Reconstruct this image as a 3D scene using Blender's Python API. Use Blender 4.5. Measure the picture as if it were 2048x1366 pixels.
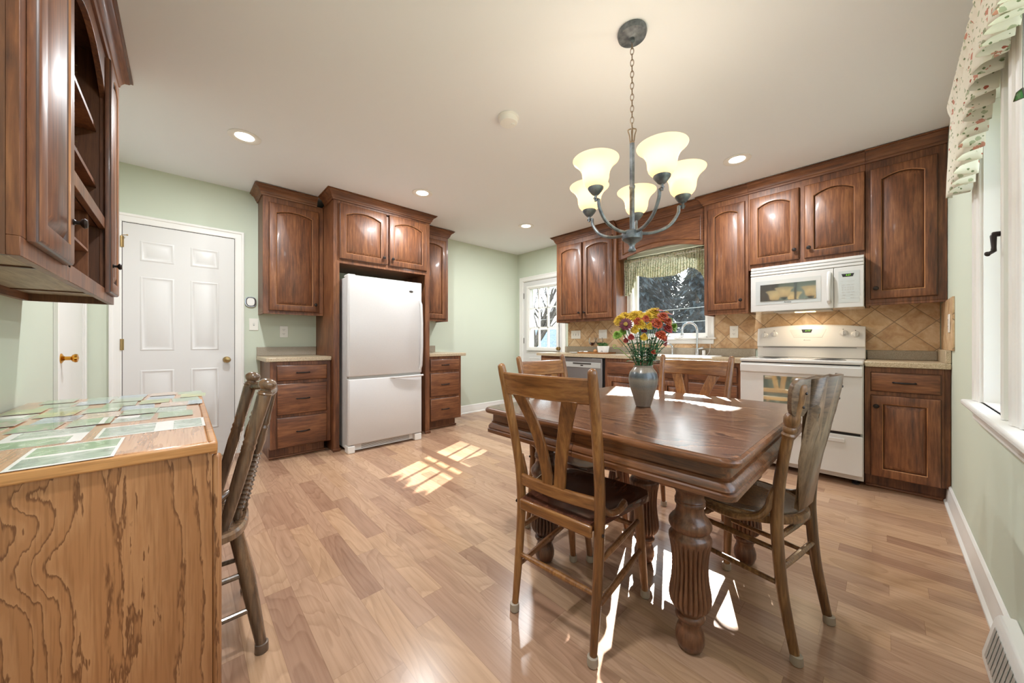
import bpy, bmesh, math, random
from mathutils import Vector, Matrix
random.seed(7)
PI = math.pi
for o in list(bpy.data.objects):
    bpy.data.objects.remove(o, do_unlink=True)
SC = bpy.context.scene
COL = SC.collection

# ---------------------------------------------------------------- camera, sky, sun, daylight, exposure
cd = bpy.data.cameras.new('camera')
cam = bpy.data.objects.new('camera', cd)
COL.objects.link(cam)
cd.sensor_fit = 'HORIZONTAL'
cd.sensor_width = 36.0
cd.lens = 36.0 * 701.0 / 2048.0
cd.clip_start = 0.02
cd.clip_end = 200
cam.location = (0, 0, 1.055)
cam.rotation_euler = (PI / 2, 0, 0.8173 - PI / 2)
SC.camera = cam
SC.view_settings.view_transform = 'Standard'
SC.view_settings.look = 'None'
SC.view_settings.exposure = 0.4
SC.view_settings.gamma = 1.0
SC.view_settings.use_curve_mapping = False
SC.cycles.use_denoising = True
SC.cycles.max_bounces = 10
SC.cycles.diffuse_bounces = 6
SC.cycles.glossy_bounces = 5
SC.cycles.transmission_bounces = 8
SC.cycles.transparent_max_bounces = 16
SC.cycles.sample_clamp_indirect = 6.0

world = bpy.data.worlds.new('sky')
SC.world = world
world.use_nodes = True
wn = world.node_tree
wn.nodes.clear()
w_out = wn.nodes.new('ShaderNodeOutputWorld')
w_bg = wn.nodes.new('ShaderNodeBackground')
w_sky = wn.nodes.new('ShaderNodeTexSky')
w_sky.sky_type = 'HOSEK_WILKIE'
w_sky.turbidity = 4.0
w_sky.ground_albedo = 0.4
SUN = Vector((1.0, 0.425, 0.5)).normalized()
w_sky.sun_direction = SUN
w_mix = wn.nodes.new('ShaderNodeMixRGB')
w_mix.inputs[0].default_value = 0.55
w_mix.inputs[2].default_value = (0.76, 0.89, 1.0, 1)
wn.links.new(w_sky.outputs[0], w_mix.inputs[1])
wn.links.new(w_mix.outputs[0], w_bg.inputs[0])
w_bg.inputs[1].default_value = 6.0
wn.links.new(w_bg.outputs[0], w_out.inputs[0])

sl = bpy.data.lights.new('sun', 'SUN')
sl.energy = 20.0
sl.angle = 0.006
sl.color = (1.0, 0.93, 0.84)
sun = bpy.data.objects.new('sun', sl)
COL.objects.link(sun)
sun.rotation_euler = SUN.to_track_quat('Z', 'Y').to_euler()
sun.location = (9, 5, 8)


def portal(name, loc, rot, sx, sy, energy, color):
    l = bpy.data.lights.new(name, 'AREA')
    l.shape = 'RECTANGLE'
    l.size = sx
    l.size_y = sy
    l.energy = energy
    l.color = color
    o = bpy.data.objects.new(name, l)
    COL.objects.link(o)
    o.location = loc
    o.rotation_euler = rot
    return o


# sky portals at the real openings: they only steer the sampling of the sky, they give off nothing
for nm, loc, rot, sx, sy in (('portal_side_window', (1.32, -0.45, 1.445), (PI / 2, 0, 0), 2.6, 1.36),
                             ('portal_sink_window', (4.24, 1.735, 1.595), (PI / 2, 0, PI / 2), 0.9, 1.02),
                             ('portal_back_door', (4.27, 3.67, 1.2), (PI / 2, 0, PI / 2), 0.8, 1.7)):
    po = portal(nm, loc, rot, sx, sy, 1.0, (1, 1, 1))
    po.data.cycles.is_portal = True


# ---------------------------------------------------------------- materials
def lin(c):
    c = c / 255.0
    return c / 12.92 if c <= 0.04045 else ((c + 0.055) / 1.055) ** 2.4


def rgb(r, g, b):
    return (lin(r), lin(g), lin(b), 1.0)


class NT:
    def __init__(self, name):
        self.m = bpy.data.materials.new(name)
        self.m.use_nodes = True
        self.t = self.m.node_tree
        self.t.nodes.clear()
        self.out = self.t.nodes.new('ShaderNodeOutputMaterial')

    def n(self, typ, ins=None, **props):
        nd = self.t.nodes.new(typ)
        for k, v in props.items():
            setattr(nd, k, v)
        if ins:
            for k, v in ins.items():
                if isinstance(v, bpy.types.NodeSocket):
                    self.t.links.new(v, nd.inputs[k])
                else:
                    nd.inputs[k].default_value = v
        return nd

    def ramp(self, fac, stops, interp='LINEAR'):
        nd = self.t.nodes.new('ShaderNodeValToRGB')
        nd.color_ramp.interpolation = interp
        e = nd.color_ramp.elements
        while len(e) < len(stops):
            e.new(0.5)
        for i, (p, c) in enumerate(stops):
            e[i].position = p
            e[i].color = c if len(c) == 4 else (*c, 1)
        self.t.links.new(fac, nd.inputs[0])
        return nd.outputs[0]

    def math(self, op, a, b=None, c=None):
        ins = {0: a}
        if b is not None:
            ins[1] = b
        if c is not None:
            ins[2] = c
        return self.n('ShaderNodeMath', ins, operation=op).outputs[0]

    def mix(self, fac, a, b, mode='MIX'):
        return self.n('ShaderNodeMixRGB', {0: fac, 1: a, 2: b}, blend_type=mode).outputs[0]

    def coords(self, scale=(1, 1, 1), loc=(0, 0, 0), rot=(0, 0, 0), rnd=True):
        tc = self.n('ShaderNodeTexCoord')
        v = tc.outputs['Object']
        if rnd:
            oi = self.n('ShaderNodeObjectInfo')
            k = self.math('MULTIPLY', oi.outputs['Random'], 17.3)
            v = self.n('ShaderNodeVectorMath', {0: v, 1: self.n('ShaderNodeCombineXYZ', {0: k, 1: k, 2: k}).outputs[0]}, operation='ADD').outputs[0]
        return self.n('ShaderNodeMapping', {0: v, 'Location': loc, 'Rotation': rot, 'Scale': scale}).outputs[0]

    def noise(self, vec, scale=1.0, detail=4.0, rough=0.55, dist=0.0):
        return self.n('ShaderNodeTexNoise', {'Vector': vec, 'Scale': scale, 'Detail': detail, 'Roughness': rough, 'Distortion': dist}).outputs['Fac']

    def bsdf(self, color, rough=0.5, coat=0.0, metallic=0.0, spec=0.5, normal=None, **kw):
        ins = {'Base Color': color, 'Roughness': rough, 'Metallic': metallic, 'Specular IOR Level': spec}
        if coat:
            ins['Coat Weight'] = coat
            ins['Coat Roughness'] = 0.12
        if normal is not None:
            ins['Normal'] = normal
        ins.update(kw)
        b = self.n('ShaderNodeBsdfPrincipled', ins)
        self.t.links.new(b.outputs[0], self.out.inputs[0])
        return b

    def bump(self, h, strength=0.1, dist=0.01):
        return self.n('ShaderNodeBump', {'Height': h, 'Strength': strength, 'Distance': dist}).outputs[0]


def flat(name, c, rough=0.5, **kw):
    t = NT(name)
    t.bsdf(c, rough, **kw)
    return t.m


def speck(name, c1, c2, scale, rough=0.5, bump=0.0, **kw):
    t = NT(name)
    v = t.coords()
    n = t.noise(v, scale, 3)
    col = t.ramp(n, [(0.35, c1), (0.65, c2)])
    nm = t.bump(n, bump, 0.004) if bump else None
    t.bsdf(col, rough, normal=nm, **kw)
    return t.m


def wood(name, axis, dark, mid, light, rough=0.34, coat=0.25, fine=60.0, blotch=3.0, pores=0.35, rnd=True):
    t = NT(name)
    s = [1.0, 1.0, 1.0]
    s[axis] = 0.07
    v = t.coords(tuple(s), rnd=rnd)
    v2 = t.coords((1, 1, 1), rnd=rnd)
    g = t.noise(v, fine, 5, 0.6, 0.4)
    b = t.noise(t.coords(tuple(0.4 if i == axis else 1.0 for i in range(3)), rnd=rnd), blotch, 4, 0.6, 0.5)
    f = t.math('ADD', t.math('MULTIPLY', g, 0.5), t.math('MULTIPLY', b, 0.5))
    col = t.ramp(f, [(0.36, dark), (0.49, mid), (0.62, light)])
    p = t.ramp(t.noise(v, fine * 3.2, 2, 0.5), [(0.36, (0.55, 0.5, 0.45)), (0.5, (1, 1, 1))])
    col = t.mix(pores, col, p, 'MULTIPLY')
    t.bsdf(col, rough, coat=coat, normal=t.bump(g, 0.04, 0.002))
    return t.m


def oak(name, axis, dark, mid, light, rough=0.35, coat=0.2, bands=9.0, scale=2.2, stretch=0.22, line=0.75, rnd=True, knots=(), jag=0.55, lin=0.0):
    """plain-sawn oak: cathedral loops are contour lines of a stretched noise field"""
    t = NT(name)
    s = [1.0, 1.0, 1.0]
    s[axis] = stretch
    v = t.coords(tuple(s), rnd=rnd)
    field = t.noise(v, scale, 3, 0.45, 0.3)
    jit = t.noise(t.coords(tuple(0.5 if i == axis else 4.0 for i in range(3)), rnd=rnd), 22.0, 3)
    f = t.math('ADD', t.math('MULTIPLY', field, bands), t.math('MULTIPLY', jit, jag))
    if lin:
        f = t.math('ADD', f, t.math('MULTIPLY', t.n('ShaderNodeSeparateXYZ', {0: t.coords(rnd=False)}).outputs[0], lin))
    if knots:
        sep = t.n('ShaderNodeSeparateXYZ', {0: t.coords(rnd=False, loc=(-0.235, 2.09, 0))})
        for (kx, kz, kr) in knots:
            dx = t.math('DIVIDE', t.math('SUBTRACT', sep.outputs[0], kx), kr)
            dz = t.math('DIVIDE', t.math('SUBTRACT', sep.outputs[2], kz), kr * 1.3)
            d2 = t.math('ADD', t.math('MULTIPLY', dx, dx), t.math('MULTIPLY', dz, dz))
            f = t.math('ADD', f, t.math('MULTIPLY', t.math('POWER', 2.718, t.math('MULTIPLY', d2, -1.0)), 2.2))
    fr = t.math('FRACT', f)
    ring = t.ramp(fr, [(0.0, light), (0.45, mid), (0.80, mid), (0.92, dark), (0.96, dark), (1.0, light)])
    s2 = [1.0, 1.0, 1.0]
    s2[axis] = 0.03
    pore = t.ramp(t.noise(t.coords(tuple(s2), rnd=rnd), 190.0, 2, 0.5), [(0.38, (0.62, 0.55, 0.48)), (0.52, (1, 1, 1))])
    base = t.mix(line, mid, ring)
    col = t.mix(0.45, base, pore, 'MULTIPLY')
    tone = t.ramp(t.noise(v, scale * 0.9, 2), [(0.3, (0.86, 0.84, 0.82)), (0.7, (1.08, 1.06, 1.04))])
    col = t.mix(1.0, col, tone, 'MULTIPLY')
    t.bsdf(col, rough, coat=coat, normal=t.bump(fr, 0.03, 0.001))
    return t.m


M = {}
# kitchen cabinets: stained maple with a dark glaze rubbed into the grooves
for ax, nm in ((2, 'cab'), (0, 'cab_x'), (1, 'cab_y')):
    M[nm] = wood('stained_maple_' + 'xyz'[ax], ax, rgb(74, 43, 26), rgb(110, 66, 39), rgb(140, 91, 56), fine=70, blotch=5.0, rough=0.46, coat=0.08)
M['glaze'] = wood('dark_glaze', 2, rgb(48, 27, 17), rgb(66, 38, 23), rgb(84, 50, 30), rough=0.4)
M['rub_hilite'] = wood('rubbed_edge_highlight', 2, rgb(120, 76, 44), rgb(156, 104, 62), rgb(182, 130, 84), rough=0.4)  # worn panel lip, with its golden edge highlight put into the lighter colour
M['cab_in'] = wood('cabinet_inside', 2, rgb(70, 40, 24), rgb(98, 60, 36), rgb(118, 76, 46), rough=0.5)
M['under'] = wood('cabinet_underside', 1, rgb(128, 104, 84), rgb(160, 136, 112), rgb(180, 156, 132), rough=0.5, coat=0)
M['oak'] = oak('honey_oak', 2, rgb(112, 70, 40), rgb(172, 120, 78), rgb(188, 138, 96), bands=14.0, scale=3.0, stretch=0.13, line=0.85, lin=22.0, rnd=False, knots=[(-0.268, 0.692, 0.04), (-0.25, 0.519, 0.06)], jag=1.1)
M['oak_top'] = oak('honey_oak_top', 1, rgb(160, 112, 72), rgb(200, 150, 108), rgb(214, 168, 126), rough=0.18, coat=0.5, bands=14, scale=3.0, line=0.5, rnd=False)
M['oak_edge'] = wood('honey_oak_edge', 0, rgb(140, 92, 48), rgb(184, 126, 72), rgb(206, 150, 94))
M['table'] = oak('dark_oak_table', 1, rgb(36, 22, 16), rgb(96, 62, 42), rgb(134, 94, 66), rough=0.24, coat=0.15, bands=16, scale=3.2, stretch=0.35, line=1.0, rnd=False, jag=0.6, lin=9.0)
M['table_x'] = wood('dark_oak_apron', 1, rgb(60, 33, 18), rgb(110, 66, 36), rgb(142, 90, 52), fine=90)
M['table_leg'] = wood('dark_oak_leg', 2, rgb(58, 34, 22), rgb(100, 64, 44), rgb(130, 88, 62), fine=80)
M['golden'] = wood('golden_oak', 2, rgb(88, 52, 24), rgb(126, 80, 40), rgb(158, 110, 60), fine=70, coat=0.4)
M['golden_y'] = wood('golden_oak_rail', 1, rgb(94, 56, 26), rgb(134, 86, 44), rgb(168, 118, 66), fine=70, coat=0.4)
M['seat'] = wood('dark_seat', 0, rgb(58, 30, 22), rgb(92, 54, 40), rgb(116, 72, 54), fine=70, coat=0.5, rough=0.25)
M['seat_edge'] = wood('seat_leg_oak', 2, rgb(94, 56, 30), rgb(132, 86, 52), rgb(160, 112, 74), fine=70, coat=0.4)
M['antique'] = wood('antique_oak', 2, rgb(66, 42, 22), rgb(112, 76, 42), rgb(150, 110, 68), fine=90, coat=0.3)
M['antique_y'] = wood('antique_oak_crest', 1, rgb(66, 48, 34), rgb(106, 82, 60), rgb(136, 110, 84), fine=90, coat=0.2, rough=0.36)
M['antique_z'] = wood('antique_oak_splat', 2, rgb(66, 48, 34), rgb(104, 80, 58), rgb(134, 108, 82), fine=90, coat=0.2, rough=0.36)
M['greywood'] = wood('grey_brown_wood', 2, rgb(62, 48, 38), rgb(104, 80, 60), rgb(136, 104, 76), fine=60, coat=0.5, rough=0.25)
M['white'] = flat('white_paint', rgb(236, 235, 231), 0.35)
M['door_white'] = flat('door_paint', rgb(218, 217, 215), 0.4)
M['appl'] = flat('white_enamel', rgb(208, 206, 203), 0.16, coat=0.4)
M['fridge'] = speck('white_textured_enamel', rgb(206, 204, 203), rgb(214, 212, 211), 400, 0.3, 0.02)
M['appl_grey'] = flat('grey_enamel', rgb(176, 176, 172), 0.3)
M['black'] = flat('black_plastic', rgb(24, 24, 26), 0.35)
M['gap'] = flat('dark_gap', rgb(30, 26, 24), 0.8)
M['bronze'] = flat('dark_bronze', rgb(52, 46, 44), 0.38, metallic=0.75)
M['pewter'] = speck('pewter_bronze', rgb(80, 86, 92), rgb(122, 128, 132), 30, 0.42, metallic=0.5)
M['antq'] = flat('antique_chain', rgb(128, 108, 88), 0.4, metallic=0.7)
M['brass'] = flat('brass', rgb(206, 150, 60), 0.18, metallic=1.0)
M['brass_old'] = flat('aged_brass', rgb(168, 142, 96), 0.3, metallic=0.9)
M['chrome'] = flat('chrome', rgb(215, 218, 222), 0.12, metallic=1.0)
M['steel'] = flat('brushed_steel', rgb(150, 148, 148), 0.34, metallic=0.7)
M['plate'] = flat('switch_plate', rgb(232, 229, 220), 0.35)
M['slot'] = flat('dark_slot', rgb(60, 56, 52), 0.6)
M['glide'] = flat('felt_glide', rgb(164, 150, 134), 0.5)
M['ceil'] = flat('ceiling_paint', rgb(236, 239, 243), 0.85)
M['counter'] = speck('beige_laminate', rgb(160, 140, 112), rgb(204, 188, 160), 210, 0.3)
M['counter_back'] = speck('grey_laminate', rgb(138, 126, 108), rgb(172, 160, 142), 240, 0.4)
M['plant'] = speck('green_leaf', rgb(34, 78, 36), rgb(88, 138, 62), 60, 0.45)
M['wall'] = flat('pale_green_paint', rgb(204, 212, 195), 0.75)
M['cup'] = flat('white_ceramic', rgb(238, 236, 232), 0.25)


def floor_mat():
    t = NT('laminate_floor')
    tc = t.n('ShaderNodeTexCoord')
    sep = t.n('ShaderNodeSeparateXYZ', {0: tc.outputs['Object']})
    X, Y = sep.outputs[0], sep.outputs[1]
    W, L = 0.0945, 0.60
    u = t.math('DIVIDE', t.math('SUBTRACT', X, 0.245), W)
    row = t.math('FLOOR', u)
    fu = t.math('FRACT', u)
    off = t.n('ShaderNodeTexWhiteNoise', {'W': row}, noise_dimensions='1D').outputs[0]
    vv = t.math('ADD', t.math('DIVIDE', Y, L), t.math('MULTIPLY', off, 7.0))
    colm = t.math('FLOOR', vv)
    fv = t.math('FRACT', vv)
    idv = t.n('ShaderNodeCombineXYZ', {0: row, 1: colm, 2: 0.0}).outputs[0]
    rid = t.n('ShaderNodeTexWhiteNoise', {'Vector': idv}, noise_dimensions='2D')
    rv = rid.outputs[0]
    tone = t.ramp(rv, [(0.0, rgb(156, 121, 99)), (0.2, rgb(169, 134, 110)), (0.5, rgb(180, 146, 120)), (0.75, rgb(184, 148, 117)), (1.0, rgb(195, 161, 133))])
    gx = t.math('ADD', t.math('MULTIPLY', X, 1.0), t.math('MULTIPLY', rv, 31.0))
    gy = t.math('ADD', t.math('MULTIPLY', Y, 0.22), t.math('MULTIPLY', rv, 57.0))
    gv = t.n('ShaderNodeCombineXYZ', {0: gx, 1: gy, 2: rv}).outputs[0]
    field = t.noise(gv, 5.5, 2, 0.45, 0.6)
    fr = t.math('FRACT', t.math('MULTIPLY', field, 13.0))
    ring = t.ramp(fr, [(0.0, (1.05, 1.05, 1.05)), (0.6, (0.97, 0.96, 0.95)), (0.92, (0.82, 0.79, 0.76)), (1.0, (1.05, 1.05, 1.05))])
    gv2 = t.n('ShaderNodeCombineXYZ', {0: gx, 1: t.math('MULTIPLY', gy, 0.18), 2: rv}).outputs[0]
    fine = t.ramp(t.noise(gv2, 95.0, 3, 0.6), [(0.3, (0.86, 0.83, 0.80)), (0.6, (1.03, 1.03, 1.03))])
    col = t.mix(0.75, tone, ring, 'MULTIPLY')
    col = t.mix(0.9, col, fine, 'MULTIPLY')
    eu = t.math('MINIMUM', fu, t.math('SUBTRACT', 1.0, fu))
    ev = t.math('MULTIPLY', t.math('MINIMUM', fv, t.math('SUBTRACT', 1.0, fv)), L / W)
    e = t.math('MINIMUM', eu, ev)
    seam = t.ramp(e, [(0.0, (0.66, 0.62, 0.58)), (0.016, (1, 1, 1))])
    col = t.mix(0.7, col, seam, 'MULTIPLY')
    t.bsdf(col, 0.24, spec=0.5, normal=t.bump(fine, 0.02, 0.001))
    return t.m


def tile_mat():
    t = NT('travertine_diamond_tiles')
    tc = t.n('ShaderNodeTexCoord')
    sep = t.n('ShaderNodeSeparateXYZ', {0: tc.outputs['Object']})
    P = 0.2125
    hx = t.math('ADD', sep.outputs[0], sep.outputs[1])      # works on either wall: one of x / y is constant
    y = t.math('DIVIDE', t.math('ADD', hx, -4.068 + 0.045), P)
    z = t.math('DIVIDE', t.math('SUBTRACT', sep.outputs[2], 1.208), P)
    a = t.math('ADD', y, z)
    b = t.math('SUBTRACT', y, z)
    ia, ib = t.math('FLOOR', a), t.math('FLOOR', b)
    fa, fb = t.math('FRACT', a), t.math('FRACT', b)
    rid = t.n('ShaderNodeTexWhiteNoise', {'Vector': t.n('ShaderNodeCombineXYZ', {0: ia, 1: ib, 2: 0.0}).outputs[0]}, noise_dimensions='2D').outputs[0]
    e = t.math('MINIMUM', t.math('MINIMUM', fa, t.math('SUBTRACT', 1.0, fa)), t.math('MINIMUM', fb, t.math('SUBTRACT', 1.0, fb)))
    off = t.math('MULTIPLY', rid, 40.0)
    vec = t.n('ShaderNodeCombineXYZ', {0: t.math('ADD', hx, off), 1: t.math('ADD', sep.outputs[2], off), 2: off}).outputs[0]
    n1 = t.noise(vec, 9.0, 5, 0.6, 1.2)
    n2 = t.noise(vec, 30.0, 4, 0.6, 0.8)
    f = t.math('ADD', t.math('MULTIPLY', n1, 0.75), t.math('ADD', t.math('MULTIPLY', n2, 0.2), t.math('MULTIPLY', t.math('SUBTRACT', rid, 0.5), 0.22)))
    col = t.ramp(f, [(0.22, rgb(146, 108, 74)), (0.40, rgb(188, 152, 112)), (0.55, rgb(206, 176, 138)), (0.72, rgb(222, 200, 168))])
    grout = t.math('LESS_THAN', e, 0.017)
    col = t.mix(grout, col, rgb(146, 122, 92))
    h = t.math('MINIMUM', t.math('MULTIPLY', e, 14.0), 1.0)
    t.bsdf(col, 0.42, normal=t.bump(h, 0.35, 0.004))
    return t.m


def glass_mat(name, tint=(1, 1, 1, 1), gloss=0.08, haze=0.0):
    t = NT(name)
    tr = t.n('ShaderNodeBsdfTransparent', {0: tint})
    gl = t.n('ShaderNodeBsdfGlossy', {0: (1, 1, 1, 1), 'Roughness': 0.02})
    lw = t.n('ShaderNodeLayerWeight', {0: 0.25})
    k = t.math('MULTIPLY', lw.outputs['Fresnel'], gloss * 6)
    sh = t.n('ShaderNodeMixShader', {0: k, 1: tr.outputs[0], 2: gl.outputs[0]}).outputs[0]
    if haze:
        tl = t.n('ShaderNodeBsdfTranslucent', {0: (0.85, 0.92, 1, 1)})
        nz = t.noise(t.coords(rnd=False), 6.0, 3)
        hz = t.math('MULTIPLY', t.math('MULTIPLY', nz, nz), haze * 4)
        sh = t.n('ShaderNodeMixShader', {0: hz, 1: sh, 2: tl.outputs[0]}).outputs[0]
    t.t.links.new(sh, t.out.inputs[0])
    return t.m


def emit_mat(name, color, strength):
    t = NT(name)
    e = t.n('ShaderNodeEmission', {0: color, 1: strength})
    t.t.links.new(e.outputs[0], t.out.inputs[0])
    return t.m


def shade_mat():
    t = NT('frosted_lamp_glass')
    b = t.n('ShaderNodeBsdfPrincipled', {'Base Color': rgb(250, 240, 218), 'Roughness': 0.35})
    tl = t.n('ShaderNodeBsdfTranslucent', {0: rgb(255, 236, 200)})
    m1 = t.n('ShaderNodeMixShader', {0: 0.5, 1: b.outputs[0], 2: tl.outputs[0]})
    e = t.n('ShaderNodeEmission', {0: rgb(255, 234, 198), 1: 0.30})
    ad = t.n('ShaderNodeAddShader', {0: m1.outputs[0], 1: e.outputs[0]})
    t.t.links.new(ad.outputs[0], t.out.inputs[0])
    return t.m


def fabric_mat(name, base, spots, scale, thr=0.30):
    t = NT(name)
    v = t.coords(rnd=False)
    col = base
    for i, (c, sc, th) in enumerate(spots):
        vo = t.n('ShaderNodeTexVoronoi', {'Vector': t.coords(loc=(i * 3.7, i * 1.3, i * 5.1), rnd=False), 'Scale': scale * sc, 'Randomness': 1.0})
        jit = t.noise(v, scale * 4, 2)
        d = t.math('ADD', vo.outputs['Distance'], t.math('MULTIPLY', t.math('SUBTRACT', jit, 0.5), 0.35))
        mask = t.math('LESS_THAN', d, th)
        col = t.mix(mask, col, c)
    tl = t.n('ShaderNodeBsdfTranslucent', {0: col})
    df = t.n('ShaderNodeBsdfDiffuse', {0: col})
    mx = t.n('ShaderNodeMixShader', {0: 0.15, 1: df.outputs[0], 2: tl.outputs[0]})
    t.t.links.new(mx.outputs[0], t.out.inputs[0])
    return t.m


def photo_mat(name, stops, scale):
    t = NT(name)
    v = t.coords((1, 1, 1))
    n = t.noise(v, scale, 5, 0.65, 0.8)
    col = t.ramp(n, stops)
    t.bsdf(col, 0.12, coat=0.5)
    return t.m


def vase_mat():
    t = NT('stoneware_glaze')
    tc = t.n('ShaderNodeTexCoord')
    z = t.n('ShaderNodeSeparateXYZ', {0: tc.outputs['Object']}).outputs[2]
    n = t.noise(t.coords(rnd=False), 16.0, 4)
    zz = t.math('DIVIDE', t.math('ADD', z, t.math('MULTIPLY', t.math('SUBTRACT', n, 0.5), 0.02)), 0.195)
    col = t.ramp(zz, [(0.0, rgb(108, 92, 78)), (0.42, rgb(120, 106, 90)), (0.52, rgb(106, 102, 94)), (0.66, rgb(124, 114, 100)), (0.73, rgb(66, 72, 76)), (0.82, rgb(78, 84, 88)), (0.86, rgb(134, 120, 104)), (1.0, rgb(130, 118, 104))])
    sp = t.ramp(t.noise(t.coords(rnd=False), 260.0, 2), [(0.30, (0.4, 0.36, 0.33)), (0.40, (1, 1, 1))])
    col = t.mix(0.8, col, sp, 'MULTIPLY')
    t.bsdf(col, 0.3, coat=0.3)
    return t.m


M['floor'] = floor_mat()
M['tile'] = tile_mat()
M['glass'] = glass_mat('window_glass')
M['glass_haze'] = glass_mat('sunlit_window_glass', haze=0.004)
M['wineglass'] = glass_mat('wine_glass', gloss=0.14)
M['wine'] = flat('red_wine', rgb(40, 8, 14), 0.1)
M['can'] = emit_mat('lit_lamp_lens', rgb(255, 240, 214), 9.0)
M['bulb'] = emit_mat('warm_bulb', rgb(255, 214, 150), 6.0)
M['lcd'] = emit_mat('green_digits', rgb(150, 230, 60), 1.1)
M['shade'] = shade_mat()
M['oven_glass'] = flat('oven_window', rgb(150, 162, 148), 0.04, metallic=0.55)
M['mw_glass'] = flat('microwave_window', rgb(128, 134, 130), 0.04, metallic=0.75)
M['mw_frame'] = flat('microwave_window_border', rgb(192, 195, 194), 0.08, coat=1.0)
M['val_far'] = fabric_mat('leafy_print_cotton', rgb(214, 214, 190), [(rgb(170, 178, 150), 1.0, 0.40), (rgb(184, 150, 136), 0.7, 0.16), (rgb(128, 140, 120), 1.6, 0.24)], 42.0)
M['val_near'] = fabric_mat('rosebud_print_cotton', rgb(238, 234, 220), [(rgb(186, 192, 164), 1.2, 0.24), (rgb(206, 150, 132), 0.7, 0.20), (rgb(176, 100, 84), 0.7, 0.09), (rgb(134, 146, 112), 1.7, 0.17)], 26.0)
M['vase'] = vase_mat()
M['grass'] = speck('winter_grass', rgb(120, 128, 96), rgb(160, 160, 126), 3, 0.9)
M['needle'] = speck('dark_conifer', rgb(12, 24, 28), rgb(30, 46, 50), 3.0, 0.8)
M['bark'] = speck('grey_bark', rgb(60, 52, 50), rgb(98, 88, 84), 20, 0.9)
M['ferrule'] = flat('worn_ferrule', rgb(112, 98, 86), 0.4, metallic=0.4)
M['shed_wall'] = flat('shed_wall', rgb(190, 194, 200), 0.8)
M['shed_roof'] = speck('blue_grey_shingles', rgb(104, 116, 138), rgb(136, 148, 168), 14, 0.9)
M['stained'] = glass_mat('green_stained_glass', tint=(0.03, 0.55, 0.18, 1))
PH = {
    'lawn': photo_mat('print_lawn', [(0.3, rgb(70, 110, 76)), (0.5, rgb(132, 168, 120)), (0.7, rgb(196, 210, 190))], 22),
    'flower': photo_mat('print_flowers', [(0.32, rgb(40, 104, 70)), (0.5, rgb(104, 160, 100)), (0.62, rgb(222, 140, 166)), (0.72, rgb(240, 220, 226))], 20),
    'water': photo_mat('print_pond', [(0.3, rgb(110, 130, 118)), (0.5, rgb(160, 178, 160)), (0.7, rgb(206, 214, 206))], 16),
    'red': photo_mat('print_red', [(0.34, rgb(70, 84, 80)), (0.48, rgb(120, 160, 110)), (0.6, rgb(218, 96, 78)), (0.72, rgb(240, 200, 180))], 22),
    'blue': photo_mat('print_blue', [(0.3, rgb(90, 120, 120)), (0.5, rgb(150, 176, 190)), (0.7, rgb(214, 220, 226))], 20),
    'yellow': photo_mat('print_yellow', [(0.3, rgb(84, 116, 66)), (0.5, rgb(150, 176, 96)), (0.62, rgb(214, 206, 96)), (0.75, rgb(236, 232, 206))], 26),
    'gold': photo_mat('print_sunset', [(0.3, rgb(150, 130, 120)), (0.5, rgb(204, 176, 150)), (0.7, rgb(226, 206, 190))], 16),
}
M['paper'] = flat('print_border', rgb(240, 238, 234), 0.15, coat=0.4)
for nm, a, b in (('f_yellow', rgb(186, 140, 28), rgb(226, 192, 66)), ('f_orange', rgb(134, 44, 22), rgb(190, 82, 42)), ('f_rust', rgb(116, 40, 20), rgb(170, 70, 32)), ('f_wine', rgb(70, 16, 32), rgb(108, 26, 48)), ('f_green', rgb(98, 134, 44), rgb(154, 184, 80)), ('f_red', rgb(124, 32, 32), rgb(166, 54, 46))):
    M[nm] = speck(nm[2:] + '_petals', a, b, 90, 0.6)
M['f_eye'] = flat('flower_eye', rgb(150, 120, 50), 0.8)
M['stem'] = speck('flower_stem', rgb(46, 92, 54), rgb(96, 140, 90), 40, 0.5)
M['leaf'] = speck('flower_leaf', rgb(24, 72, 44), rgb(64, 124, 66), 50, 0.45)


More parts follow.
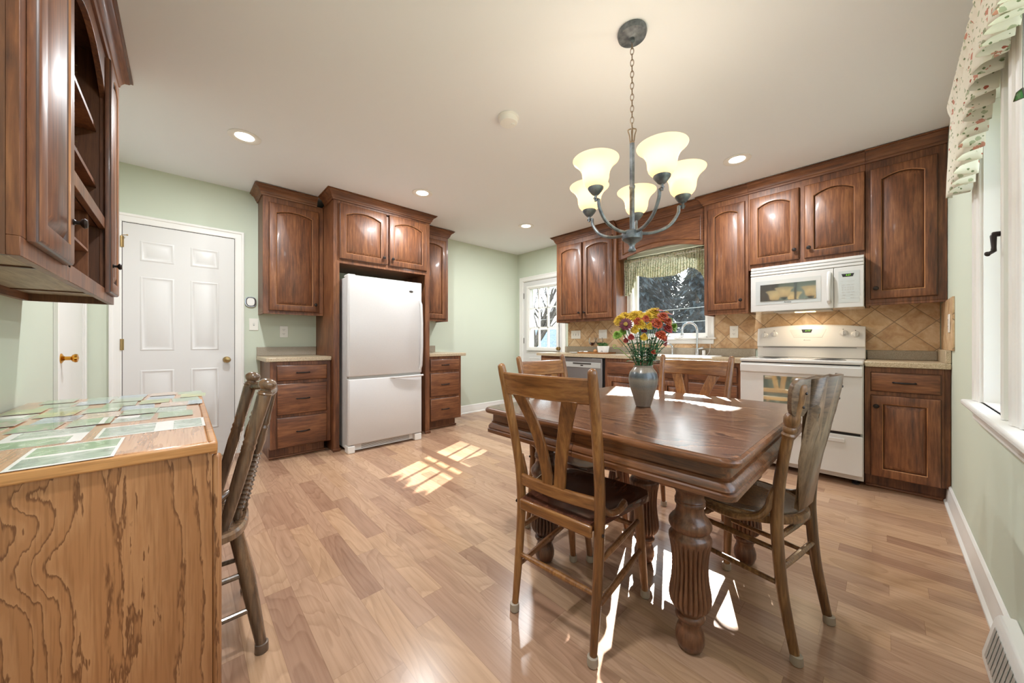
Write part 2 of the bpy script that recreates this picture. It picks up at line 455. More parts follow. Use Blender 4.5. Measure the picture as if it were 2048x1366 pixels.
# ---------------------------------------------------------------- mesh helpers
class MB:
    """collects faces of ONE mesh; f(material index) per face"""

    def __init__(s):
        s.v, s.f, s.mi = [], [], []

    def add(s, verts, faces, m=0):
        o = len(s.v)
        s.v += [Vector(p) for p in verts]
        for fc in faces:
            s.f.append([i + o for i in fc])
            s.mi.append(m)
        return s

    def box(s, x0, x1, y0, y1, z0, z1, m=0):
        x0, x1 = sorted((x0, x1)); y0, y1 = sorted((y0, y1)); z0, z1 = sorted((z0, z1))
        return s.add([(x0, y0, z0), (x1, y0, z0), (x1, y1, z0), (x0, y1, z0), (x0, y0, z1), (x1, y0, z1), (x1, y1, z1), (x0, y1, z1)],
                     [(0, 3, 2, 1), (4, 5, 6, 7), (0, 1, 5, 4), (1, 2, 6, 5), (2, 3, 7, 6), (3, 0, 4, 7)], m)

    def loops(s, ls, m=0, cap0=True, cap1=True, ms=None):
        n = len(ls[0]); o = len(s.v)
        for l in ls:
            s.v += [Vector(p) for p in l]
        for k in range(len(ls) - 1):
            for i in range(n):
                j = (i + 1) % n
                s.f.append([o + k * n + i, o + k * n + j, o + (k + 1) * n + j, o + (k + 1) * n + i])
                s.mi.append(ms[k] if ms else m)
        if cap0:
            s.f.append([o + i for i in range(n)][::-1]); s.mi.append(m)
        if cap1:
            s.f.append([o + (len(ls) - 1) * n + i for i in range(n)]); s.mi.append(m)
        return s

    def lathe(s, prof, c=(0, 0, 0), axis=(0, 0, 1), n=24, m=0, flute=0, fl=None):
        """prof: (r, h) along axis from c; fl: (h0, h1, depth) fluted between"""
        ax = Vector(axis).normalized()
        t = Vector((1, 0, 0)) if abs(ax.x) < 0.9 else Vector((0, 1, 0))
        a = ax.cross(t).normalized(); b = ax.cross(a)
        c = Vector(c); ls = []
        for r, h in prof:
            r = max(r, 1e-4); l = []
            for i in range(n):
                th = 2 * PI * i / n
                rr = r
                if flute and fl[0] <= h <= fl[1]:
                    rr = r - fl[2] * (1.0 - abs(math.sin(flute * th / 2)) ** 0.8)
                l.append(c + ax * h + (a * math.cos(th) + b * math.sin(th)) * rr)
            ls.append(l)
        return s.loops(ls, m)

    def tube(s, pts, r, n=10, m=0, closed=False, flat=None):
        """round (or flattened) bar along pts; r number or list"""
        P = [Vector(p) for p in pts]; k = len(P)
        R = r if isinstance(r, (list, tuple)) else [r] * k
        prev = None; ls = []
        for i in range(k):
            if closed:
                d = (P[(i + 1) % k] - P[i - 1])
            else:
                d = P[min(i + 1, k - 1)] - P[max(i - 1, 0)]
            d.normalize()
            if prev is None:
                t = Vector((0, 0, 1)) if abs(d.z) < 0.9 else Vector((1, 0, 0))
                a = d.cross(t).normalized()
            else:
                a = (prev - d * prev.dot(d)).normalized()
            prev = a
            b = d.cross(a)
            w = flat if flat else 1.0
            ls.append([P[i] + (a * math.cos(2 * PI * j / n) + b * math.sin(2 * PI * j / n) * w) * R[i] for j in range(n)])
        if closed:
            ls.append(ls[0])
            return s.loops(ls, m, False, False)
        return s.loops(ls, m)

    def prism(s, poly, plane, a0, a1, m=0):
        def P(u, w, a):
            return {'xy': (u, w, a), 'xz': (u, a, w), 'yz': (a, u, w)}[plane]
        return s.loops([[P(u, w, a0) for u, w in poly], [P(u, w, a1) for u, w in poly]], m)

    def sweep(s, prof, path, m=0, side=1, closed_prof=True, z=0.0):
        """prof [(out, z)] carried along a horizontal path [(x, y)] with mitred corners; out is to the path's right when side=1"""
        n = len(path); ls = []
        for i in range(n):
            p = Vector(path[i]); ds = []
            if i > 0: ds.append((p - Vector(path[i - 1])).normalized())
            if i < n - 1: ds.append((Vector(path[i + 1]) - p).normalized())
            ns = [Vector((d.y, -d.x)) * side for d in ds]
            if len(ns) == 2:
                mv = ns[0] + ns[1]
                mv = mv / max(mv.dot(ns[0]), 0.2)
            else:
                mv = ns[0]
            ls.append([Vector((p.x + mv.x * o, p.y + mv.y * o, z + zz)) for o, zz in prof])
        return s.loops(ls, m)

    def grid(s, fn, nu, nv, m=0):
        o = len(s.v)
        for j in range(nv + 1):
            for i in range(nu + 1):
                s.v.append(Vector(fn(i / nu, j / nv)))
        for j in range(nv):
            for i in range(nu):
                a = o + j * (nu + 1) + i
                s.f.append([a, a + 1, a + nu + 2, a + nu + 1]); s.mi.append(m)
        return s

    def xf(s, mat):
        s.v = [mat @ p for p in s.v]
        return s


def setp(o, label=None, cat=None, group=None, kind=None):
    if label: o['label'] = label
    if cat: o['category'] = cat
    if group: o['group'] = group
    if kind: o['kind'] = kind
    return o


def obj(name, mb, mats, parent=None, bevel=0.0, seg=2, angle=35, solid=0.0, sub=0, label=None):
    """links the collected faces as ONE mesh object; verts are given in world space (a parent only moves the origin)"""
    if not isinstance(mats, (list, tuple)):
        mats = [mats]
    me = bpy.data.meshes.new(name)
    if parent is not None:
        org = parent_org(parent)
    else:
        org = Vector((0, 0, 0))
    me.from_pydata([tuple(p - org) for p in mb.v], [], mb.f)
    for k in mats:
        me.materials.append(M[k] if isinstance(k, str) else k)
    me.polygons.foreach_set('material_index', mb.mi)
    bm = bmesh.new(); bm.from_mesh(me)
    bmesh.ops.recalc_face_normals(bm, faces=bm.faces)
    bm.to_mesh(me); bm.free()
    me.polygons.foreach_set('use_smooth', [True] * len(me.polygons))
    me.set_sharp_from_angle(angle=math.radians(angle))
    o = bpy.data.objects.new(name, me)
    COL.objects.link(o)
    if parent is not None:
        o.parent = parent
    if solid:
        sm = o.modifiers.new('solid', 'SOLIDIFY'); sm.thickness = solid; sm.offset = 0
    if bevel:
        b = o.modifiers.new('bevel', 'BEVEL'); b.width = bevel; b.segments = seg; b.limit_method = 'ANGLE'; b.angle_limit = math.radians(40)
        b.harden_normals = False
    if sub:
        sb = o.modifiers.new('sub', 'SUBSURF'); sb.levels = sub; sb.render_levels = sub
    if label:
        o['label'] = label
    return o


def parent_org(p):
    v = Vector((0, 0, 0))
    while p is not None:
        v += p.location
        p = p.parent
    return v


def thing(name, loc, label, cat, group=None, kind=None):
    o = bpy.data.objects.new(name, None)
    o.empty_display_size = 0.05
    COL.objects.link(o)
    o.location = loc
    return setp(o, label, cat, group, kind)


def single(name, mb, mats, label, cat, group=None, kind=None, origin=True, **kw):
    """a thing that is one mesh: origin at its base"""
    o = obj(name, mb, mats, None, **kw)
    if origin:
        co = [v.co.copy() for v in o.data.vertices]
        lo = Vector((min(c.x for c in co), min(c.y for c in co), min(c.z for c in co)))
        hi = Vector((max(c.x for c in co), max(c.y for c in co), max(c.z for c in co)))
        c = Vector(((lo.x + hi.x) / 2, (lo.y + hi.y) / 2, lo.z))
        o.data.transform(Matrix.Translation(-c))
        o.location = c
    return setp(o, label, cat, group, kind)


def dup(o, parent=None):
    c = o.copy(); COL.objects.link(c)
    if parent is not None: c.parent = parent
    for ch in list(o.children):
        dup(ch, c)
    return c


def struct(name, mb, mats, label, cat, **kw):
    return single(name, mb, mats, label, cat, kind='structure', origin=False, **kw)


# a local frame on a cabinet face: u runs along the face as one looks at it, w up, d out of the face
class Frame:
    def __init__(s, o, u, n):
        s.o, s.u, s.n = Vector(o), Vector(u), Vector(n)

    def P(s, u, w, d=0.0):
        return s.o + s.u * u + Vector((0, 0, w)) + s.n * d


def FR_fridge(x0, yface):   # faces -Y, u = +X from x0
    return Frame((x0, yface, 0), (1, 0, 0), (0, -1, 0))


def FR_range(y0, xface):    # faces -X, u = -Y from y0
    return Frame((xface, y0, 0), (0, -1, 0), (-1, 0, 0))


def FR_left(y0, xface):     # faces +X, u = +Y from y0
    return Frame((xface, y0, 0), (0, 1, 0), (1, 0, 0))


def archloop(F, u0, u1, w0, w1, rise, d, K=10):
    pts = [F.P(u0, w0, d), F.P(u1, w0, d)]
    for k in range(K + 1):
        t = k / K
        u = u1 + (u0 - u1) * t
        w = w1 - rise + rise * (1 - (2 * t - 1) ** 2)
        pts.append(F.P(u, w, d))
    return pts


def panel_door(F, u0, u1, w0, w1, parent, name='door', arch=0.03, st=0.058, thick=0.022, knob=None, pull=None, mats=('cab', 'glaze', 'rub_hilite')):
    """raised-panel door; arch=0 gives a square panel"""
    mb = MB()
    A = lambda i, r, d, a=0.0: archloop(F, u0 + i, u1 - i, w0 + i, w1 - i, r, d)
    a = arch
    ls = [A(0, 0, 0.001), A(0, 0, thick - 0.008), A(0.003, 0, thick - 0.003), A(0.009, 0, thick),
          archloop(F, u0 + st, u1 - st, w0 + st, w1 - st, a, thick),
          archloop(F, u0 + st + 0.004, u1 - st - 0.004, w0 + st + 0.004, w1 - st - 0.004, a, thick - 0.004),
          archloop(F, u0 + st + 0.007, u1 - st - 0.007, w0 + st + 0.007, w1 - st - 0.007, a, thick - 0.016),
          archloop(F, u0 + st + 0.036, u1 - st - 0.036, w0 + st + 0.036, w1 - st - 0.036, a * 0.92, thick - 0.002)]
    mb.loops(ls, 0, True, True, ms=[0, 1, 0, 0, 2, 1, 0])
    dr = obj(name, mb, mats, parent)
    if knob:
        add_knob(F, knob[0], knob[1], thick, dr)
    return dr


def add_knob(F, u, w, d, parent):
    mb = MB()
    mb.lathe([(0.009, 0), (0.009, 0.003), (0.0055, 0.006), (0.006, 0.014), (0.0135, 0.019), (0.0155, 0.024), (0.012, 0.029), (0.001, 0.031)], F.P(u, w, d), F.n, 16)
    return obj('knob', mb, 'bronze', parent)


def add_pull(F, u, w, d, parent, L=0.11):
    mb = MB(); pts = []; rr = []
    for k in range(13):
        t = k / 12
        pts.append(F.P(u + (t - 0.5) * L, w, d + 0.004 + 0.022 * math.sin(PI * t) ** 0.7))
        rr.append(0.0035 + 0.0035 * math.sin(PI * t))
    mb.tube(pts, rr, 10)
    for e in (-1, 1):
        mb.lathe([(0.007, 0), (0.007, 0.004), (0.004, 0.008)], F.P(u + e * (L / 2 - 0.006), w, d), F.n, 10)
    return obj('pull', mb, 'bronze', parent)


def drawer(F, u0, u1, w0, w1, parent, pull=True, thick=0.019, mats=('cab_h', 'glaze')):
    mb = MB()
    A = lambda i, d: archloop(F, u0 + i, u1 - i, w0 + i, w1 - i, 0, d, 2)
    mb.loops([A(0, 0.001), A(0, thick - 0.009), A(0.004, thick - 0.004), A(0.012, thick - 0.001), A(0.016, thick)], 0, True, True, ms=[0, 1, 0, 0])
    ax = 'cab_x' if abs(F.u.x) > 0.5 else 'cab_y'
    dr = obj('drawer', mb, (ax, 'glaze'), parent)
    if pull:
        add_pull(F, (u0 + u1) / 2, (w0 + w1) / 2, thick, dr)
    return dr


CROWN = [(0.0, -0.085), (0.010, -0.085), (0.014, -0.070), (0.020, -0.066), (0.024, -0.050), (0.036, -0.030), (0.052, -0.020), (0.056, -0.014), (0.056, -0.010), (0.066, -0.007), (0.066, 0.0), (0.0, 0.0)]


def fbox(F, u0, u1, w0, w1, d0, d1, mb, m=0):
    a = F.P(u0, w0, d0); b = F.P(u1, w1, d1)
    return mb.box(a.x, b.x, a.y, b.y, a.z, b.z, m)


# ---------------------------------------------------------------- room shell
XL, XR, YR, YF, H = -0.56, 4.08, -0.29, 4.21, 2.5
T = 0.14
struct('floor', MB().box(XL - T, XR + T, YR - T, YF + T, -0.08, 0), 'floor', 'tan wood-look plank floor with a soft sheen', 'floor')
struct('ceiling', MB().box(XL - T, XR + T, YR - T, YF + T, H, H + 0.1), 'ceil', 'smooth off-white ceiling with recessed lights', 'ceiling')
struct('wall_left', MB().box(XL - T, XL, YR - T, YF + T, 0, H), 'wall', 'pale green wall behind the oak desk', 'wall')
struct('wall_fridge', MB().box(XL, XR, YF, YF + T, 0, H), 'wall', 'pale green wall with the six-panel door and refrigerator', 'wall')
D2 = (3.265, 4.075, 2.03)          # back door opening y0, y1, height
W1 = (1.30, 2.17, 1.10, 2.09)      # sink window opening y0, y1, z0, z1
mb = MB()
mb.box(XR, XR + T, YR, W1[0], 0, H)
mb.box(XR, XR + T, W1[0], W1[1], 0, W1[2])
mb.box(XR, XR + T, W1[0], W1[1], W1[3], H)
mb.box(XR, XR + T, W1[1], D2[0], 0, H)
mb.box(XR, XR + T, D2[0], D2[1], D2[2], H)
mb.box(XR, XR + T, D2[1], YF, 0, H)
struct('wall_range', mb, 'wall', 'pale green wall with sink window and glazed back door', 'wall')
W2 = [(2.10, 2.53), (0.80, 1.84), (0.10, 0.54)]
WZ = (0.79, 2.10)
mb = MB()
xs = [XL] + [v for w in W2[::-1] for v in w] + [XR]
mb.box(XL, XR, YR - T, YR, 0, WZ[0])
mb.box(XL, XR, YR - T, YR, WZ[1], H)
for k in range(0, 8, 2):
    mb.box(xs[k], xs[k + 1], YR - T, YR, WZ[0], WZ[1])
struct('wall_window', mb, 'wall', 'pale wall with the tall white side window', 'wall')

# backsplash tiles
mb = MB()
mb.box(XR - 0.010, XR - 0.001, 2.235, 3.15, 0.985, 1.33)
mb.box(XR - 0.010, XR - 0.001, -0.275, 1.232, 0.985, 1.345)
mb.box(XR - 0.010, XR - 0.001, 1.232, 2.235, 0.985, 1.04)
mb.box(3.44, XR - 0.010, YR + 0.001, YR + 0.010, 0.998, 1.332)
struct('trim_1', mb, 'tile', 'tan travertine backsplash of diagonal tiles above the counter', 'backsplash')

# baseboards
BB = [(0.0, 0.0), (0.028, 0.0), (0.028, 0.012), (0.018, 0.022), (0.015, 0.085), (0.011, 0.098), (0.011, 0.112), (0.004, 0.12), (0.0, 0.12)]
struct('baseboard_right', MB().sweep(BB, [(1.955, YR + 0.001), (3.66, YR + 0.001)], side=-1), 'white', 'white moulded baseboard below the side window', 'baseboard')
mb = MB().sweep(BB, [(2.575, YF - 0.001), (XR - 0.001, YF - 0.001), (XR - 0.001, 4.155)], side=1)
struct('baseboard_back', mb, 'white', 'white baseboard in the far corner beside the back door', 'baseboard')
struct('baseboard_left', MB().sweep(BB, [(0.43, YF - 0.001), (0.56, YF - 0.001)], side=1), 'white', 'short white baseboard beside the white door', 'baseboard')
mb = MB().sweep(BB, [(XL + 0.001, YR), (XL + 0.001, 3.33)], side=1)
struct('baseboard_desk', mb, 'white', 'white baseboard along the wall behind the desk', 'baseboard')

CAS = [(0.0, 0.0), (0.022, 0.0), (0.022, 0.012), (0.017, 0.020), (0.013, 0.055), (0.009, 0.062), (0.006, 0.07), (0.0, 0.07)]


def casing(F, u0, u1, w0, w1, mb, wid=0.07, bottom=False):
    """mitred flat moulding round an opening; outer edge thicker"""
    def ring(i, d):
        return [F.P(u0 - i, w0 - (i if bottom else 0), d), F.P(u0 - i, w1 + i, d), F.P(u1 + i, w1 + i, d), F.P(u1 + i, w0 - (i if bottom else 0), d)]
    prof = [(0.0, 0.001), (0.0, 0.010), (0.006, 0.013), (0.014, 0.010), (0.046, 0.014), (0.052, 0.020), (wid - 0.004, 0.022), (wid, 0.018), (wid, 0.001)]
    rings = [ring(i, d) for i, d in prof]
    o = len(mb.v)
    for r in rings:
        mb.v += r
    for k in range(len(rings) - 1):
        for i in range(4 if bottom else 3):
            j = (i + 1) % 4
            mb.f.append([o + k * 4 + i, o + k * 4 + j, o + (k + 1) * 4 + j, o + (k + 1) * 4 + i]); mb.mi.append(0)
    return mb


def six_panel(F, u0, u1, w0, w1, mb, rows, cols, th=0.012):
    mb.loops([archloop(F, u0, u1, w0, w1, 0, 0.0005, 2), archloop(F, u0, u1, w0, w1, 0, th, 2)])
    for (a, b) in rows:
        for (c, d) in cols:
            L = lambda i, dd: archloop(F, c + i, d - i, a + i, b - i, 0, dd, 2)
            mb.loops([L(-0.002, th + 0.0002), L(0.004, th + 0.004), L(0.010, th + 0.0045), L(0.016, th + 0.0008), L(0.030, th + 0.0012), L(0.042, th + 0.0055)], 0, False, True)
    return mb


# door_1: six-panel door on the refrigerator wall
F = FR_fridge(-0.36, YF)
d = thing('door_1', (-0.005, YF, 0), 'white six-panel door with a small brass knob', 'door', kind='structure')
mb = MB(); six_panel(F, 0.004, 0.712, 0.012, 2.018, mb, [(0.27, 0.815), (0.98, 1.59), (1.72, 1.885)], [(0.103, 0.303), (0.41, 0.598)])
obj('door_slab', mb, 'door_white', d)
obj('door_casing', casing(F, 0, 0.716, 0, 2.024, MB()), 'white', d)
mb = MB()
fbox(F, -0.0005, 0.004, 0.01, 2.02, 0.001, 0.009, mb); fbox(F, 0.712, 0.7165, 0.01, 2.02, 0.001, 0.009, mb); fbox(F, 0, 0.716, 2.018, 2.0235, 0.001, 0.009, mb)
obj('door_gap', mb, 'gap', d)
kn = obj('knob', MB().lathe([(0.028, 0), (0.028, 0.005), (0.012, 0.010), (0.011, 0.028), (0.024, 0.036), (0.028, 0.048), (0.022, 0.058), (0.001, 0.062)], F.P(0.655, 0.887, 0.012), F.n, 20), 'brass_old', d)
for z in (1.86, 1.03, 0.2):
    mb = MB().tube([F.P(-0.002, z - 0.045, 0.016), F.P(-0.002, z + 0.045, 0.016)], 0.006, 10)
    fbox(F, -0.010, 0.012, z - 0.045, z + 0.045, 0.012, 0.0142, mb)
    hg = obj('hinge', mb, 'brass_old', d)
    if z > 1.5:
        obj('hinge_stop', MB().tube([F.P(0, z + 0.05, 0.02), F.P(0.03, z + 0.05, 0.045)], 0.003, 8).lathe([(0.005, 0), (0.006, 0.006), (0.001, 0.010)], F.P(0.03, z + 0.05, 0.045), (0.8, -0.6, 0), 10), 'brass_old', hg)

# door_3: flat white door in the desk wall, seen edge-on
F = FR_left(3.43, XL)
d = thing('door_3', (XL, 3.79, 0), 'plain white door with a polished brass knob beside the desk wall corner', 'door', kind='structure')
mb = MB(); mb.loops([archloop(F, 0.003, 0.70, 0.012, 2.018, 0, 0.0005, 2), archloop(F, 0.003, 0.70, 0.012, 2.018, 0, 0.008, 2)])
obj('door_slab', mb, 'white', d)
obj('door_casing', casing(F, 0, 0.703, 0, 2.022, MB()), 'white', d)
obj('knob', MB().lathe([(0.031, 0), (0.031, 0.004), (0.018, 0.010), (0.012, 0.016), (0.012, 0.040), (0.022, 0.046), (0.027, 0.056), (0.025, 0.066), (0.001, 0.072)], F.P(0.062, 0.95, 0.008), F.n, 20), 'brass', d)

# door_2: glazed back door, nine panes
F = FR_range(D2[1], XR)
d = thing('door_2', (XR + 0.04, 3.67, 0), 'white back door with nine glass panes beside the counter end', 'door', kind='structure')
Wd = D2[1] - D2[0]
g0, g1, h0, h1 = 0.145, 0.705, 0.965, 1.895
mb = MB()
for (a, b, c, e) in ((0.004, g0, 0.012, 2.022), (g1, Wd - 0.004, 0.012, 2.022), (g0, g1, 0.012, h0), (g0, g1, h1, 2.022)):
    fbox(F, a, b, c, e, -0.05, -0.010, mb)
for (a, b) in ((0.13, 0.37), (0.44, 0.68)):
    L = lambda i, dd: archloop(F, a + i, b - i, 0.2 + i, 0.80 - i, 0, dd, 2)
    mb.loops([L(0, -0.0098), L(0.008, -0.005), L(0.02, -0.0092), L(0.05, -0.006)], 0, False, True)
obj('door_slab', mb, 'door_white', d)
mb = MB()
for k in range(1, 3):
    u = g0 + (g1 - g0) * k / 3; fbox(F, u - 0.009, u + 0.009, h0, h1, -0.045, -0.008, mb)
    w = h0 + (h1 - h0) * k / 3; fbox(F, g0, g1, w - 0.009, w + 0.009, -0.045, -0.008, mb)
casing(F, g0, g1, h0, h1, mb, 0.022, True)
mb2 = MB()
fbox(F, g0 - 0.016, g0 + 0.004, h0 - 0.016, h1 + 0.016, -0.012, -0.003, mb); fbox(F, g1 - 0.004, g1 + 0.016, h0 - 0.016, h1 + 0.016, -0.012, -0.003, mb)
fbox(F, g0, g1, h0 - 0.016, h0 + 0.004, -0.012, -0.003, mb); fbox(F, g0, g1, h1 - 0.004, h1 + 0.016, -0.012, -0.003, mb)
obj('muntins', mb, 'white', d)
obj('pane', fbox(F, g0, g1, h0, h1, -0.030, -0.027, MB()), 'glass', d)
obj('door_casing', casing(F, -0.008, Wd + 0.008, 0, 2.034, MB(), 0.066), 'white', d)
mb = MB()
fbox(F, -0.008, 0.002, 0, 2.036, -0.13, 0.002, mb); fbox(F, Wd - 0.002, Wd + 0.008, 0, 2.036, -0.13, 0.002, mb); fbox(F, 0, Wd, 2.026, 2.036, -0.13, 0.002, mb)
obj('door_jamb', mb, 'white', d)
for z in (1.80, 1.07, 0.25):
    obj('hinge', fbox(F, -0.006, 0.008, z - 0.045, z + 0.045, -0.010, -0.002, MB()), 'black', d)
obj('knob', MB().lathe([(0.028, 0), (0.028, 0.005), (0.012, 0.010), (0.011, 0.024), (0.022, 0.03), (0.027, 0.044), (0.02, 0.054), (0.001, 0.058)], F.P(0.745, 0.95, -0.010), F.n, 20), 'brass_old', d)
mb = MB()                                                            # storm door outside
for (a, b, c, e) in ((0.0, 0.075, 0.02, 2.03), (Wd - 0.12, Wd, 0.02, 2.03), (0.075, Wd - 0.12, 1.247, 1.292), (0.075, Wd - 0.12, 1.93, 2.03), (0.075, Wd - 0.12, 0.02, 0.5)):
    fbox(F, a, b, c, e, -0.175, -0.145, mb)
obj('storm_door_frame', mb, 'white', d)

# window_1: sink window
F = FR_range(W1[1], XR)
d = thing('window_1', (XR, 1.735, W1[2]), 'white framed picture window above the kitchen sink', 'window', kind='structure')
wid = W1[1] - W1[0]
obj('window_casing', casing(F, 0, wid, W1[2], W1[3], MB()), 'white', d)
mb = MB()
for (a, b, c, e) in ((0, 0.012, W1[2], W1[3]), (wid - 0.012, wid, W1[2], W1[3]), (0, wid, W1[3] - 0.012, W1[3]), (0, wid, W1[2], W1[2] + 0.010)):
    fbox(F, a, b, c, e, -T, 0.001, mb)
obj('window_jamb', mb, 'white', d)
mb = MB()
for (a, b, c, e) in ((0.012, 0.045, 1.11, 2.078), (wid - 0.045, wid - 0.012, 1.11, 2.078), (0.045, wid - 0.045, 1.11, 1.15), (0.045, wid - 0.045, 2.04, 2.078)):
    fbox(F, a, b, c, e, -0.105, -0.07, mb)
obj('window_frame', mb, 'white', d)
obj('pane', fbox(F, 0.045, wid - 0.045, 1.15, 2.04, -0.090, -0.086, MB()), 'glass_haze', d)
mb = MB()
fbox(F, -0.09, wid + 0.09, 1.082, 1.10, -0.0, 0.05, mb)
obj('window_stool', mb, 'white', d, bevel=0.006)
obj('window_apron', fbox(F, -0.065, wid + 0.065, 1.03, 1.082, 0.001, 0.018, MB()), 'white', d, bevel=0.004)

# window_2: side window
F = Frame((2.53, YR, 0), (-1, 0, 0), (0, 1, 0))
d = thing('window_2', (1.3, YR, WZ[0]), 'tall white casement window with a deep sill on the side wall', 'window', kind='structure')
mb = MB()
for (a, b) in W2:
    casing(Frame((b, YR, 0), (-1, 0, 0), (0, 1, 0)), 0, b - a, WZ[0], WZ[1], mb, 0.085)
obj('window_casing', mb, 'white', d)
mb = MB(); mg = MB(); ms = MB()
for (a, b) in W2:
    mb.box(a, a + 0.012, YR - T, YR + 0.001, WZ[0], WZ[1]).box(b - 0.012, b, YR - T, YR + 0.001, WZ[0], WZ[1]).box(a, b, YR - T, YR + 0.001, WZ[1] - 0.012, WZ[1]).box(a, b, YR - T, YR, WZ[0] - 0.01, WZ[0] + 0.004)
    for (p, q) in ((a + 0.012, a + 0.062), (b - 0.062, b - 0.012)):
        ms.box(p, q, YR - 0.11, YR - 0.07, WZ[0], WZ[1] - 0.012)
    ms.box(a + 0.062, b - 0.062, YR - 0.11, YR - 0.07, WZ[0], WZ[0] + 0.06).box(a + 0.062, b - 0.062, YR - 0.11, YR - 0.07, WZ[1] - 0.07, WZ[1] - 0.012)
    mg.box(a + 0.062, b - 0.062, YR - 0.092, YR - 0.088, WZ[0] + 0.06, WZ[1] - 0.07)
obj('window_jamb', mb, 'white', d)
obj('window_frame', ms, 'white', d, bevel=0.004)
obj('pane', mg, 'glass', d)
obj('window_stool', MB().box(0.0, 2.645, YR + 0.0005, YR + 0.052, WZ[0] - 0.025, WZ[0] - 0.001), 'white', d, bevel=0.008)
obj('window_apron', MB().box(0.03, 2.615, YR + 0.001, YR + 0.02, WZ[0] - 0.085, WZ[0] - 0.026), 'white', d, bevel=0.005)
mb = MB().tube([(2.045, -0.269, 1.425), (2.043, -0.256, 1.425), (2.036, -0.254, 1.418), (2.028, -0.254, 1.378), (2.024, -0.253, 1.364)], [0.009, 0.009, 0.008, 0.006, 0.007], 10)
mb.tube([(2.024, -0.253, 1.364), (2.012, -0.243, 1.357), (2.006, -0.238, 1.354), (2.004, -0.235, 1.353)], [0.005, 0.006, 0.0085, 0.004], 10)
obj('crank_handle', mb, 'bronze', d, label='dark bronze crank handle')

# outside
struct('ground', MB().box(-40, 70, -60, 60, -0.9, -0.8), 'grass', 'winter lawn outside the windows', 'ground')


# ---------------------------------------------------------------- cabinets on the refrigerator wall
G = 0.0015                     # hairline between neighbouring units


def shell(mb, x0, x1, y0, y1, z0, z1, m=0):
    return mb.box(x0, x1, y0, y1, z0, z1, m)


yb = YF - 0.002
# wall cabinet left of the refrigerator
t = thing('wall_cabinet', (0.775, yb, 1.315), 'tall single-door wall cabinet between white door and refrigerator', 'cabinet', 'stained maple wall cabinets')
F = FR_fridge(0.535, 3.93)
mb = MB().box(0.535, 1.043, 3.93, yb, 1.335, 2.415).box(0.535, 1.043, 3.93, 3.95, 1.315, 1.335).box(0.535, 0.553, 3.95, yb, 1.315, 1.335)
obj('body', mb, 'cab', t, bevel=0.002)
obj('crown', MB().sweep(CROWN, [(0.535, yb), (0.535, 3.93), (0.983, 3.93)], z=2.492, side=1), 'cab_x', t)
panel_door(F, 0.045, 0.465, 1.345, 2.355, t, knob=(0.43, 1.42))

# refrigerator surround
t = thing('refrigerator_cabinet', (1.565, yb, 0), 'floor-to-ceiling surround with two arched doors above the white refrigerator', 'cabinet')
mb = MB().box(1.046, 1.066, 3.615, yb, 0, 2.435).box(2.052, 2.072, 3.615, yb, 0, 2.435)
mb.box(1.045, 1.098, 3.60, 3.619, 0, 2.435).box(2.018, 2.073, 3.60, 3.619, 0, 2.435)
mb.box(1.098, 2.018, 3.60, 3.619, 1.813, 1.87).box(1.098, 2.018, 3.60, 3.619, 2.37, 2.435).box(1.535, 1.60, 3.60, 3.619, 1.86, 2.39)
mb.box(1.066, 2.052, 3.619, yb, 1.83, 1.85)
mb.box(1.066, 2.052, 3.63, yb, 2.40, 2.435)
obj('body', mb, 'cab', t, bevel=0.0015)
obj('crown', MB().sweep(CROWN, [(1.045, 3.862), (1.045, 3.60), (2.073, 3.60), (2.073, 3.862)], z=2.499, side=1), 'cab_x', t)
F = FR_fridge(1.045, 3.60)
panel_door(F, 0.050, 0.512, 1.855, 2.390, t, knob=(0.478, 1.925), arch=0.042)
panel_door(F, 0.540, 0.985, 1.855, 2.390, t, knob=(0.574, 1.925), arch=0.042)
obj('shoe_moulding', MB().box(1.036, 1.104, 3.588, 3.6, 0.001, 0.028), 'cab_x', t, bevel=0.004)
obj('shoe_moulding', MB().box(2.012, 2.082, 3.588, 3.6, 0.001, 0.028), 'cab_x', t, bevel=0.004)

# wall cabinet right of the refrigerator
t = thing('wall_cabinet', (2.31, yb, 1.315), 'narrow single-door wall cabinet just past the refrigerator', 'cabinet', 'stained maple wall cabinets')
mb = MB().box(2.075, 2.535, 3.93, yb, 1.335, 2.415).box(2.075, 2.535, 3.93, 3.95, 1.315, 1.335).box(2.517, 2.535, 3.95, yb, 1.315, 1.335)
obj('body', mb, 'cab', t, bevel=0.002)
obj('crown', MB().sweep(CROWN, [(2.142, 3.93), (2.535, 3.93), (2.535, yb)], z=2.492, side=1), 'cab_x', t)
panel_door(FR_fridge(2.075, 3.93), 0.035, 0.425, 1.345, 2.355, t, knob=(0.068, 1.42))


def base_cab(x0, x1, label, pulls):
    t = thing('base_cabinet', ((x0 + x1) / 2, yb, 0), label, 'cabinet', 'stained maple base cabinets')
    mb = MB().box(x0, x1, 3.68, yb, 0.10, 0.873).box(x0 + 0.002, x1 - 0.04, 3.755, yb, 0.0, 0.10)
    obj('body', mb, 'cab', t, bevel=0.002)
    F = FR_fridge(x0, 3.68)
    w = x1 - x0
    for (a, b) in ((0.702, 0.840), (0.397, 0.675), (0.105, 0.372)):
        drawer(F, 0.048, w - 0.035, a, b, t)
    obj('shoe_moulding', MB().box(x0 - 0.002, x1 - 0.03, 3.737, 3.755, 0.001, 0.02), 'cab_x', t, bevel=0.006)


base_cab(0.553, 1.043, 'three-drawer base cabinet between the white door and the refrigerator', 0)
base_cab(2.075, 2.565, 'three-drawer base cabinet on the far side of the refrigerator', 0)


